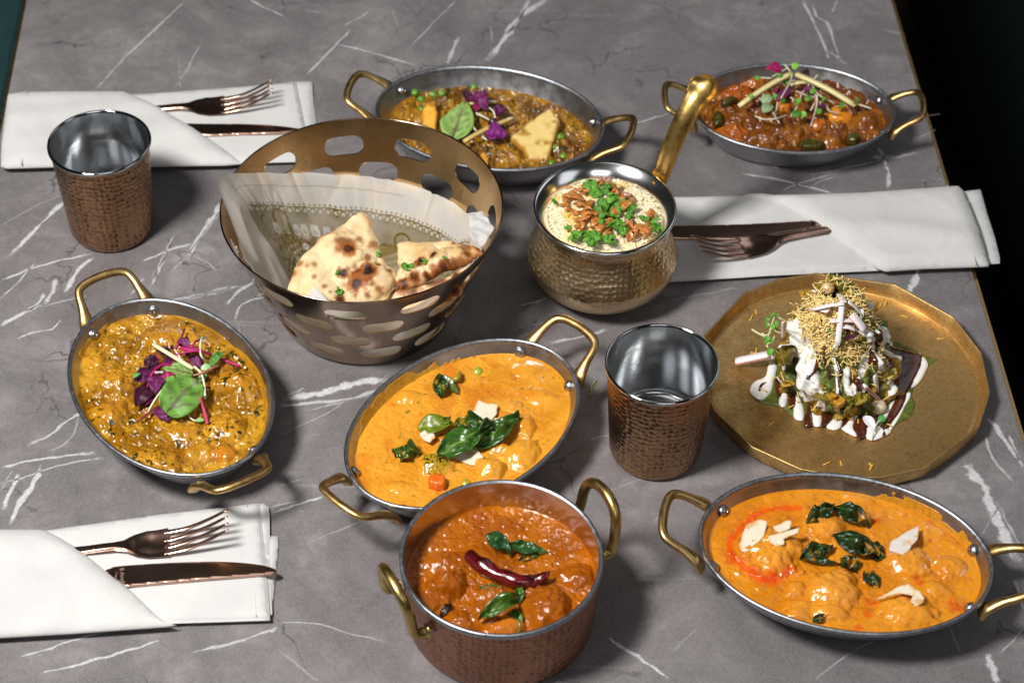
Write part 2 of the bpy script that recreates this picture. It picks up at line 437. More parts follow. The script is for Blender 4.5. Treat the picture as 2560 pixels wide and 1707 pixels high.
SH = -0.0585
XR = lambda y: 0.3533+SH*(y-0.18)
XL = lambda y: -0.4345+SH*(y-0.34)
table = empty('table', (0, 0, -0.739), label='dark grey stone-look table top with pale veins and thin brass edging', cat='table')
y0, y1 = -0.62, 0.72
tv = [(XL(y0)+.0025, y0, -.03), (XR(y0)-.0025, y0, -.03), (XR(y1)-.0025, y1, -.03), (XL(y1)+.0025, y1, -.03)]
tv += [(a, b, 0.0) for a, b, c in tv]
TF = [(3, 2, 1, 0), (4, 5, 6, 7), (0, 1, 5, 4), (1, 2, 6, 5), (2, 3, 7, 6), (3, 0, 4, 7)]
mk('tabletop', tv, TF, M['stone'], table, smooth=False)
for X, s in ((XL, 1), (XR, -1)):
    e = [(X(y0), y0, -.031), (X(y0)+s*.0024, y0, -.031), (X(y1)+s*.0024, y1, -.031), (X(y1), y1, -.031)]
    if s < 0: e = [e[1], e[0], e[3], e[2]]
    e += [(a, b, 0.0003) for a, b, c in e]
    mk('brass_edging', e, TF, M['brass'], table, smooth=False)
v, f = box(-0.34, 0.26, -0.35, 0.5, -0.738, -0.031); 
mk('pedestal', *box(-0.12, 0.05, -0.1, 0.15, -0.738, -0.0312), M['floor'], table, smooth=False)

VEINS = [  # photo pixels (of a 2352 wide view), then width
 ([(432,0),(380,45),(300,120),(218,207)],5,.8), ([(573,0),(615,22),(655,40)],5,.8), ([(805,68),(765,112),(700,178)],6,.85),
 ([(850,28),(820,45),(790,60)],5,.7), ([(775,103),(815,112),(880,130),(960,152)],5,.9), ([(1052,0),(1000,50),(940,110)],4,.6),
 ([(1258,0),(1200,35),(1175,60),(1160,90),(1118,140)],15,.95), ([(1215,0),(1195,40),(1165,80)],9,.8), ([(1055,85),(1038,120),(1030,148)],9,.8), ([(1130,100),(1128,60)],4,.5),
 ([(1845,0),(1862,40),(1880,75),(1905,138)],6,.9), ([(1868,12),(1875,35),(1902,58),(1915,95),(1930,140)],7,.8), ([(1925,0),(1912,30)],8,.8),
 ([(1905,120),(1945,150)],10,.6), ([(465,95),(430,160),(400,205)],4,.5), ([(408,125),(416,205)],4,.4), ([(700,25),(740,30)],6,.35),
 ([(160,452),(120,490),(80,530),(20,592)],10,.95), ([(216,592),(180,620),(150,672)],10,.95), ([(0,645),(60,622),(120,603),(215,583)],7,.9),
 ([(80,606),(50,640),(0,690)],5,.8), ([(505,468),(490,500),(455,545),(430,600)],11,.9), ([(445,560),(390,575),(330,600)],7,.85), ([(400,540),(370,600),(345,660)],5,.7),
 ([(380,600),(350,640)],9,.8), ([(330,640),(300,680)],5,.6), ([(425,575),(470,600),(500,622)],3,.7),
 ([(0,748),(40,728),(95,700)],12,.95), ([(60,715),(90,695),(100,672)],9,.9), ([(130,640),(122,665),(105,700)],10,.9), ([(40,778),(75,765),(120,755),(140,735)],6,.85), ([(95,705),(150,690),(200,680)],4,.6),
 ([(300,705),(400,690),(500,670),(560,655)],7,.6), ([(520,700),(545,672),(600,640)],9,.75), ([(540,735),(555,700),(610,680),(640,665)],6,.8), ([(430,690),(480,672),(530,660)],12,.6),
 ([(580,655),(640,600),(690,560)],5,.6), ([(590,680),(640,660),(665,650)],6,.6),
 ([(892,870),(840,876),(790,888),(730,905),(650,918)],22,1), ([(640,932),(720,925),(800,915),(880,895)],8,.85), ([(860,905),(780,925),(700,945)],5,.6),
 ([(650,915),(700,890)],5,.5),
 ([(0,1076),(50,1062),(110,1052),(220,1040)],8,.85), ([(60,1025),(110,1000),(155,968),(200,940)],8,.8), ([(0,1112),(60,1095),(140,1068),(240,1052)],6,.7), ([(110,1040),(160,1010),(180,960)],4,.5),
 ([(8,1170),(25,1128),(42,1088)],12,.95), ([(22,1205),(45,1155),(75,1115),(96,1068)],12,.95), ([(0,1128),(30,1080)],4,.5),
 ([(50,1508),(110,1490),(160,1472),(245,1450)],6,.8), ([(92,1548),(180,1525),(280,1497),(365,1470)],6,.85), ([(440,1498),(520,1480),(600,1455),(640,1440)],6,.8), ([(420,1440),(520,1420),(600,1405)],4,.4),
 ([(622,1180),(680,1160),(745,1140)],6,.85), ([(625,1165),(690,1150)],4,.6), ([(640,1428),(720,1432),(800,1452),(890,1475)],3,.6), ([(690,1100),(640,1115)],4,.5),
 ([(640,1490),(700,1540),(740,1568)],4,.4), ([(1395,1462),(1440,1492),(1490,1525),(1535,1557)],7,.9), ([(1540,1500),(1600,1440)],3,.4),
 ([(1180,708),(1240,690),(1330,672),(1420,655)],6,.8), ([(1160,765),(1230,745),(1300,735)],4,.5), ([(1262,790),(1330,775),(1395,758)],8,.75), ([(1350,1010),(1400,1000)],5,.7), ([(1310,905),(1370,890)],3,.5),
 ([(2112,612),(2104,640),(2098,655),(2085,672)],16,.95), ([(2034,380),(2042,400),(2040,432)],8,.85), ([(2018,340),(2030,360),(2035,385)],8,.8),
 ([(1860,402),(1930,390),(2010,372),(2110,350)],6,.7), ([(2000,362),(2060,358)],14,.7), ([(1735,372),(1790,388)],6,.85), ([(1700,398),(1780,412),(1850,428),(1915,446)],7,.9), ([(1790,440),(1850,418),(1930,395)],5,.6), ([(1860,432),(1880,418),(1920,405)],4,.6), ([(1770,338),(1800,345)],5,.5),
 ([(2222,1062),(2240,1095),(2262,1120),(2275,1160),(2300,1215),(2340,1290)],20,1), ([(2270,958),(2300,1000),(2345,1062)],9,.9), ([(2262,1000),(2280,1050),(2330,1110)],5,.7), ([(2318,1000),(2352,1075)],6,.8), ([(2290,1150),(2330,1230),(2352,1260)],6,.6),
 ([(2268,1500),(2280,1535),(2292,1568)],12,.9), ([(2180,1440),(2210,1500)],3,.4), ([(2352,1440),(2300,1500)],4,.6), ([(1870,1560),(1950,1500),(2010,1470)],3,.5), ([(2330,1330),(2352,1400)],8,.6),
 ([(1545,258),(1490,275),(1440,290)],5,.7), ([(1560,330),(1500,345)],3,.4), ([(2090,322),(2150,300)],3,.5), ([(2110,268),(2160,262)],3,.5), ([(2030,70),(2080,80)],7,.35),
 ([(1530,690),(1620,676),(1690,662)],6,.35), ([(1700,705),(1640,760),(1600,790)],4,.4), ([(1560,1130),(1500,1200)],3,.4), ([(900,20),(915,60)],4,.5), ([(1660,80),(1700,40)],3,.3),
 ([(0,520),(90,470),(165,440)],3,.5), ([(380,640),(430,585),(520,470),(560,400)],4,.55), ([(640,1000),(760,945),(800,915)],3,.5), ([(620,880),(560,800),(545,740)],3,.45), ([(700,1250),(820,1200),(930,1160)],3,.4),  ([(1390,1130),(1500,1090),(1600,1060)],3,.4),  ([(2130,1340),(2240,1240),(2300,1160)],3,.4),   
]
parts = []; vc = []
for pts, w, strg in VEINS:
    k = IW/2352.0
    P = np.array([tuple(at(x*k, y*k, 0))[:2] for x, y in pts])
    C = spline(np.c_[P, np.zeros(len(P))], 14)[:, :2]
    s = np.arange(len(C))*0.9+pts[0][0]
    T = np.gradient(C, axis=0); T /= np.linalg.norm(T, axis=1)[:, None]; N = np.c_[-T[:, 1], T[:, 0]]
    C = C+N*(0.0006*fbm(s*.22, s*0+w, 0, 3))[:, None]
    hw = w*k/3400*0.60*(0.75+0.55*vnoise(s*0.25, s*0+3.3))*1.5
    hw = np.maximum(hw, 0.0006); u = np.linspace(0, 1, len(C)); fade = np.minimum(1, np.minimum(u, 1-u)*7)
    vv = []; n = len(C)
    for j, q in enumerate((-1, -0.35, 0.35, 1)):
        vv.append(np.c_[C+N*(hw*q)[:, None], np.full(n, 0.00018)])
    vv = np.stack(vv, 1).reshape(-1, 3)
    e = np.tile(np.array([0.18, 0.62, 0.62, 0.18]), n)*np.repeat(0.5+0.5*fade, 4)
    parts.append((vv, grid_faces(n, 4))); vc.append(np.c_[e, np.full(4*n, strg), np.zeros(4*n)])
v, f = merge(parts)
tag(mk('stone_vein', v, f, M['vein'], table, cols=np.concatenate(vc)), kind='stuff')

# ------------------------------------------------------------------ oval pans
def make_pan():
    r = empty('oval_serving_pan')
    a, b = 0.0952, 0.0672
    prof = [(.03, .0012), (.0262, .0004), (.0232, .0026), (.0195, .0075), (.0125, .0185), (.0062, .0285), (.0028, .0335), (.0012, .0348),
            (.0002, .0358), (0, .037), (.0006, .0381), (.0016, .0386), (.0026, .0381), (.0034, .037), (.0038, .0352),
            (.0066, .0290), (.0128, .0190), (.019, .0095), (.0225, .0050), (.03, .0036)]
    v, f = lathe(prof[:8]+[(.0016, .0352)], 128, a=a, b=b, cap1=False); mk('outer_wall', v, f, M['steel'], r, local=True)
    v, f = lathe(prof[7:15], 128, a=a, b=b, cap0=False, cap1=False); mk('rim', v, f, M['steel_rim'], r, local=True)
    v, f = lathe(prof[14:], 128, a=a, b=b, cap0=False); mk('inner_wall', v, f, M['steel'], r, local=True)
    for s in (-1, 1):
        half = [(.0895, .0245, .0268), (.0908, .0244, .0298), (.0935, .0240, .0335), (.1010, .0225, .0385), (.1090, .0212, .0425), (.1145, .0188, .0450), (.1172, .0135, .0464), (.1182, .006, .0471)]
        path = half+[(.1185, 0, .0472)]+[(x, -y, z) for x, y, z in half[::-1]]
        c = spline(path, 7); u = np.abs(c[:, 1])/.0245; near = np.clip((.106-c[:, 0])/.018, 0, 1)
        c[:, 0] *= s
        v, f = tube(c, 0, 12, flat=(.0032+.0036*near**1.5, .0026+.0003*near), hint=(0, 0, 1) if True else 0)
        h = mk('handle', v, f, M['brass'], r, local=True)
        for q in (-1, 1):
            # inner rivet head and outer rivet
            t = math.asin(q*.0235/.0600); x, y = (a-.0062)*math.cos(t), (b-.0062)*math.sin(t)
            v, f = dome((s*(x-.0008), y, .0305), (-s*.9*x, -y*1.3, .045), .0042, .0022); mk('rivet', v, f, M['steel'], h, local=True)
            v, f = dome((s*.0900, q*.0243, .0262), (s, 0, -.1), .0030, .0024); mk('rivet', v, f, M['steel'], h, local=True)
    return r
pan0 = make_pan()
PANS = {  # centre, angle, scale, label
 'A': ((-.2410, -.0868), -57.7, .998, 'steel oval pan with brass handles holding herb-flecked curry, at the left'),
 'B': ((-.0327, -.1183), 46.7, 1.0, 'steel oval pan of smooth yellow-orange curry behind the copper pot'),
 'C': ((.2214, -.2318), -10.7, 1.022, 'steel oval pan of orange curry at the lower right, cut by the frame'),
 'D': ((-.0213, .2219), -13.4, .99, 'steel oval pan of brown paneer curry behind the bread basket'),
 'E': ((.2269, .2456), -1.6, .89, 'smaller steel oval pan of red-brown vegetable curry at the far right')}
first = True
for k, ((x, y), an, s, lab) in PANS.items():
    o = pan0 if first else copy_tree(pan0); first = False
    o.location = (x, y, 0.0002); o.rotation_euler = (0, 0, math.radians(an)); o.scale = (s, s, s)
    tag(o, lab, 'pan', 'oval pans of curry')

# ------------------------------------------------------------------ tumblers
M['water'] = nmat('water')[0]
wb = M['water'].node_tree.nodes['Principled BSDF']
wb.inputs['Transmission Weight'].default_value = 1; wb.inputs['IOR'].default_value = 1.33; wb.inputs['Roughness'].default_value = 0.0
def make_cup():
    r = empty('tumbler')
    v, f = lathe([(.024, .0004), (.0285, .0002), (.0312, .0018), (.0326, .0055), (.0335, .018), (.0350, .042), (.0364, .064), (.0377, .0836)], 128, cap1=False)
    mk('copper_jacket', v, f, M['copper'], r, local=True)
    v, f = lathe([(.0377, .0837), (.0388, .0842), (.0394, .0855), (.0391, .0868), (.0381, .0874), (.0372, .0868), (.0368, .0855)], 128, cap0=False, cap1=False)
    mk('rim', v, f, M['bright_steel'], r, local=True)
    v, f = lathe([(.0368, .0855), (.0358, .070), (.0340, .040), (.0322, .012), (.0312, .006), (.029, .0042), (.025, .0036)], 128, cap0=False)
    mk('steel_lining', v, f, M['cup_steel'], r, local=True)
    return r
cup0 = make_cup()
cup0.location = (-.3163, .1210, .0002); tag(cup0, 'hammered copper water tumbler beside the folded napkin at the upper left', 'tumbler', 'copper tumblers')
cup1 = copy_tree(cup0); cup1.location = (.1028, -.1080, .0002); cup1.rotation_euler = (0, 0, 1.3)
cup1['label'] = 'hammered copper water tumbler standing against the brass plate'
for c, zz, lab in ((cup0, .060, 'clear water in the tumbler beside the upper left napkin'), (cup1, .068, 'clear water in the tumbler next to the brass plate')):
    rr = .0340+(zz-.04)*.06
    P = [(0, 0)]+[(rr*k/5, 0) for k in range(1, 6)]
    v, f = lathe([(rr*k/6+1e-5, zz+(.0006 if k == 6 else 0)) for k in range(0, 7)], 64, (c.location.x, c.location.y, 0), cap0=True, cap1=False)
    f = [q[::-1] for q in f]
    # make the faces look up
    o = mk('water', v, f, M['water'], origin=(c.location.x, c.location.y, zz)); tag(o, lab, 'water', 'water in the tumblers')

# ------------------------------------------------------------------ copper pot with wire handles
PC = (-.0046, -.2612)
M['lining'] = metal('tinned_lining', (0.50, 0.47, 0.45), (0.62, 0.58, 0.56), (0.16, 0.24), 60, 0.1, 500)
def make_pot():
    r = empty('copper_pot', (*PC, .0002), label='round hammered copper pot with two looped brass handles, nearest the camera', cat='pot')
    v, f = lathe([(.050, .0004), (.0565, .0002), (.0600, .0020), (.0616, .006), (.0625, .020), (.0632, .040), (.0638, .0585)], 160, cap1=False)
    mk('copper_wall', v, f, M['copper_pot'], r, local=True)
    v, f = lathe([(.0638, .0585), (.0648, .0592), (.0656, .0608), (.0655, .0628), (.0646, .0638), (.0634, .0637), (.0624, .0626)], 160, cap0=False, cap1=False)
    mk('rim', v, f, M['steel_rim'], r, local=True)
    v, f = lathe([(.0624, .0626), (.0620, .055), (.0612, .035), (.0600, .012), (.057, .005), (.050, .003)], 160, cap0=False)
    mk('tinned_lining', v, f, M['lining'], r, local=True)
    for ph in (math.radians(31), math.radians(208)):
        er = np.array((math.cos(ph), math.sin(ph), 0)); et = np.array((-math.sin(ph), math.cos(ph), 0)); ez = np.array((0, 0, 1.))
        half = [(.0626, .0205, .0455), (.0672, .0205, .0452), (.0712, .0203, .0470), (.0728, .0200, .0535), (.0740, .0194, .0640), (.0755, .0168, .0735), (.0768, .0100, .0795)]
        path = half+[(.0772, 0, .0815)]+[(a_, -b_, c_) for a_, b_, c_ in half[::-1]]
        c = spline([er*a_+et*b_+ez*c_ for a_, b_, c_ in path], 7)
        v, f = tube(c, .0036, 12, hint=er); h = mk('handle', v, f, M['old_brass'], r, local=True)
        for q in (-1, 1):
            v, f = dome(er*.0626+et*q*.0205+ez*.0455, er, .0048, .0030); mk('rivet_collar', v, f, M['old_brass'], h, local=True)
    return r
pot = make_pot()

# ------------------------------------------------------------------ rice handi
HC = (.0675, .0655)
def make_handi():
    r = empty('rice_pot', (*HC, .0002), label='round-bellied hammered bronze rice pot with a flared rim and upright gilt handle', cat='pot')
    v, f = lathe([(.022, .0006), (.028, .0003), (.034, .0022), (.0430, .0075), (.0505, .0150), (.0555, .0235), (.0574, .0305), (.0576, .0328), (.0568, .0350), (.0545, .0400), (.0505, .0480), (.0462, .0560), (.0442, .0610), (.0448, .0648)], 160, cap1=False)
    mk('belly', v, f, M['handi'], r, local=True)
    v, f = lathe([(.0448, .0646), (.0472, .0690), (.0505, .0725), (.0530, .0748), (.0537, .0764), (.0533, .0777), (.0522, .0781), (.0505, .0772), (.0470, .0742), (.0435, .0705), (.0415, .0660), (.0412, .0600), (.045, .050), (.050, .035), (.045, .015), (.03, .004)], 160, cap0=False)
    mk('flared_rim', v, f, M['cup_steel'], r, local=True)
    return r
handi = make_handi()
# its handle: a trough that rises from the rim and ends in a round scoop
def handi_handle():
    p0 = at(1646, 452, .0740); c = Vector((HC[0], HC[1], 0)); d = Vector((p0.x-c.x, p0.y-c.y, 0)).normalized()
    best = None
    for e in np.linspace(0.0, .08, 81):          # radial reach and height of the tip, from where it shows
        for u in np.linspace(.08, .17, 91):
            q = p0+d*float(e); q = Vector((q.x, q.y, float(u)))
            w = q-CAM; s = w.dot(fwd); X, Y = IW/2+FPX*w.dot(RT)/s, IH/2-FPX*w.dot(UP)/s
            k = (X-1780)**2+(Y-190)**2
            if best is None or k < best[0]: best = (k, float(e), float(u))
    _, e, u = best
    z0 = .0740; H = u-z0
    path = [p0+d*(-.004)+Vector((0, 0, -.006)), p0+d*(e*.06)+Vector((0, 0, H*.10)), p0+d*(e*.18)+Vector((0, 0, H*.30)), p0+d*(e*.40)+Vector((0, 0, H*.58)), p0+d*(e*.68)+Vector((0, 0, H*.82)), p0+d*(e*1.0)+Vector((0, 0, H*1.0))]
    C = spline([tuple(p) for p in path], 12); n = len(C)
    T = np.gradient(C, axis=0); T /= np.linalg.norm(T, axis=1)[:, None]
    S = np.array((-d.y, d.x, 0)); nv = 17; uu = np.linspace(0, 1, n)
    hw = .0072+.0022*uu+.0040*np.exp(-((uu-.90)/.085)**2)
    er_ = np.clip((1-uu)/.13, 0, 1); hw = hw*np.sqrt(np.clip(1-(1-er_)**2, 0, 1))+2e-5
    dep0 = .0030+.0022*np.exp(-((uu-.90)/.08)**2)
    rows = []
    for side in (1, -1):
        g = []
        for i in range(n):
            N = np.cross(T[i], S); N /= np.linalg.norm(N)
            if N@(np.array(CAM)-C[i]) < 0: N = -N
            for j in range(nv):
                q = -1+2*j/(nv-1); w = hw[i]/.0075
                z = -dep0[i]*(1-abs(q)**2.4)*min(1, w)+.0006*math.exp(-((abs(q)-.93)/.06)**2)
                g.append(C[i]+S*hw[i]*q+N*(z if side > 0 else z-.0017))
        rows.append(np.array(g))
    f1 = grid_faces(n, nv); f2 = [tuple(i+n*nv for i in q[::-1]) for q in f1]
    rim = [i*nv for i in range(n)]+[(n-1)*nv+j for j in range(1, nv)]+[i*nv+nv-1 for i in range(n-2, -1, -1)]+[j for j in range(nv-2, 0, -1)]
    f3 = [(rim[k-1], rim[k], rim[k]+n*nv, rim[k-1]+n*nv) for k in range(len(rim))]
    h = mk('upright_handle', np.concatenate(rows), f1+f2+f3, M['gold'], handi)
    v, f = dome(np.array(path[0])+np.array((0, 0, .004))-np.array(d)*.002, tuple(d+Vector((0, 0, .3))), .005, .003); mk('rivet', v, f, M['gold'], h)
handi_handle()

# ------------------------------------------------------------------ brass plate
def make_plate():
    Z = zoomer(2.704, 1720, 660); H = .0145
    rimpx = [(870, 65), (1400, 140), (1820, 350), (1985, 600), (2036, 870), (1980, 1100), (1600, 1380), (1300, 1440), (1050, 1425), (760, 1385), (420, 1250), (175, 1000), (70, 760), (105, 480), (380, 200), (620, 105)]
    P = np.array([tuple(at(*Z(x, y), H))[:2] for x, y in rimpx]); c = P.mean(0)
    A = np.c_[2*P, np.ones(len(P))]; s = np.linalg.lstsq(A, (P**2).sum(1), rcond=None)[0]; c = s[:2]; R = math.sqrt(s[2]+c@c)
    P = c+(P-c)*(0.12+0.88*R/np.linalg.norm(P-c, axis=1))[:, None]
    r = empty('brass_plate', (c[0], c[1], .0002), label='round patinated brass plate with a faceted upright rim under the chaat', cat='plate')
    ang = np.arctan2(P[:, 1]-c[1], P[:, 0]-c[0]); o = np.argsort(ang); P = P[o]-c
    ring = []; n_ = 12
    for i in range(len(P)):
        a_, b_ = P[i], P[(i+1) % len(P)]
        for k in range(n_): ring.append(a_+(b_-a_)*k/n_)
    ring = np.array(ring); N = len(ring); u = ring/np.linalg.norm(ring, axis=1)[:, None]; rr = np.linalg.norm(ring, axis=1)
    prof = [(.30, 0, .0005), (.93, 0, .0003), (.965, .2, .0010), (.985, .6, .0035), (1.0, 1, .0142), (.999, 1, .01455), (.990, 1, .01455), (.986, 1, .0142), (.968, .6, .0045), (.955, .25, .0028), (.940, 0, .0021), (.930, 0, .0026), (.915, 0, .0019), (.30, 0, .0018)]
    v = []
    for i in range(N):
        for q, w, z in prof:
            R_ = (R*(1-w)+rr[i]*w)*q; v.append((u[i][0]*R_, u[i][1]*R_, z))
    v = np.array(v).reshape(N, len(prof), 3)
    for nm, i0, i1, c0, c1 in (('rim_wall', 0, 10, True, False), ('dish_floor', 9, len(prof), False, True)):
        w = v[:, i0:i1].reshape(-1, 3); k = i1-i0; f = grid_faces(N, k, wrap_u=True)
        if c0: f.append(tuple(i*k for i in range(N))[::-1])
        if c1: f.append(tuple(i*k+k-1 for i in range(N)))
        mk(nm, w, f, M['plate'], r, local=True)
    return r, c, R
plate, PLC, PLR = make_plate()
# ------------------------------------------------------------------ slotted bread basket
BC = np.array((-.1107, .0356)); BR0, BR1, BH = .0655, .1030, .1000
SL = math.hypot(BH-.003, BR1-BR0)                       # slant length of the wall
def wallpt(phi, s, dr=0.0):
    """s = slant distance below the rim"""
    k = s/SL; r = BR1+(BR0-BR1)*k+dr; return (BC[0]+r*math.cos(phi), BC[1]+r*math.sin(phi), BH-(BH-.003)*k)
def make_basket():
    r = empty('bread_basket', (*BC, .0002), label='bronze-coloured metal bread basket with rows of long slots, holding naan', cat='basket')
    NS = 11; rows = [.0205, .0420, .0635, .0850]; ph0 = math.radians(-90-4)
    slen, shgt = .0305, .0150; V, F = [], []
    def add(phi, s): V.append((phi, s)); return len(V)-1
    LIP = []
    cell = 2*PI/NS
    for ri, sc in enumerate(rows):
        s0, s1 = sc-.01075, sc+.01075
        R = BR1+(BR0-BR1)*sc/SL
        for k in range(NS):
            pc = ph0+k*cell+(cell/2 if ri % 2 else 0)
            n = 48; inner, outer = [], []
            for i in range(n):
                a = 2*PI*(i+.5)/n; ca, sa = math.cos(a), math.sin(a)
                # stadium boundary
                hl, hr = slen/2-shgt/2, shgt/2
                # point on the stadium in direction a (superellipse-like march)
                lo, hi = 0, .03
                for _ in range(24):
                    mdd = (lo+hi)/2; x, y = mdd*ca, mdd*sa; q = math.hypot(max(abs(x)-hl, 0), y)
                    if q < hr: lo = mdd
                    else: hi = mdd
                inner.append((lo*ca, lo*sa))
                W, Hh = R*cell/2, .01075
                t = min(W/abs(ca) if abs(ca) > 1e-9 else 9, Hh/abs(sa) if abs(sa) > 1e-9 else 9); outer.append((t*ca, t*sa))
            # put cell corners in
            for W_, H_ in ((1, 1), (-1, 1), (-1, -1), (1, -1)):
                W, Hh = R*cell/2*W_, .01075*H_; j = min(range(n), key=lambda q: (outer[q][0]-W)**2+(outer[q][1]-Hh)**2); outer[j] = (W, Hh)
            rings = []
            for t in (0, .06, .5, 1):
                ring = [add(pc+(ix+(ox-ix)*t)/R, sc+(iy+(oy-iy)*t)) for (ix, iy), (ox, oy) in zip(inner, outer)]; rings.append(ring)
            for a_, b_ in zip(rings, rings[1:]):
                for i in range(n): F.append((a_[i], b_[i], b_[(i+1) % n], a_[(i+1) % n]))
            LIP.append(rings[0])
    # bands above and below the slots
    def band(s0, s1, m_, n=176):
        b0 = len(V)
        for i in range(n):
            for j in range(m_+1): add(2*PI*i/n, s0+(s1-s0)*j/m_)
        for q in grid_faces(n, m_+1, wrap_u=True): F.append(tuple(b0+i for i in q[::-1]))
    band(0.0, rows[0]-.01075, 3); band(rows[-1]+.01075, SL, 3)
    nv_ = len(V); TH_ = .0008
    outv = np.array([wallpt(a_, s_) for a_, s_ in V]); inv = np.array([wallpt(a_, s_, -TH_) for a_, s_ in V])
    o = mk('outer_wall', outv, F, M['basket'], r)
    mk('inner_wall', inv, [q[::-1] for q in F], M['basket_in'], r)
    LV, LF = [], []
    for ring in LIP:
        b0 = len(LV); n = len(ring)
        for i in ring: LV.append(wallpt(V[i][0], V[i][1], .0001)); LV.append(wallpt(V[i][0], V[i][1], -TH_-.0001))
        for i in range(n): LF.append((b0+2*i, b0+2*((i+1) % n), b0+2*((i+1) % n)+1, b0+2*i+1))
    mk('slot_edge', LV, LF, M['basket_in'], r)
    c = [wallpt(2*PI*i/160, 0.0, -.0006) for i in range(161)]
    v, f = tube(np.array(c), .00072, 8, caps=False); mk('rim', v, f, M['basket'], r)
    v, f = lathe([(.02, .0012), (BR0-.006, .0012), (BR0-.0022, .0016), (BR0-.0016, .0026), (BR0-.0018, .0038), (BR0-.004, .0040), (.02, .0038)], 128, (*BC, 0)); mk('base', v, f, M['basket'], r)
    return r
basket = make_basket()

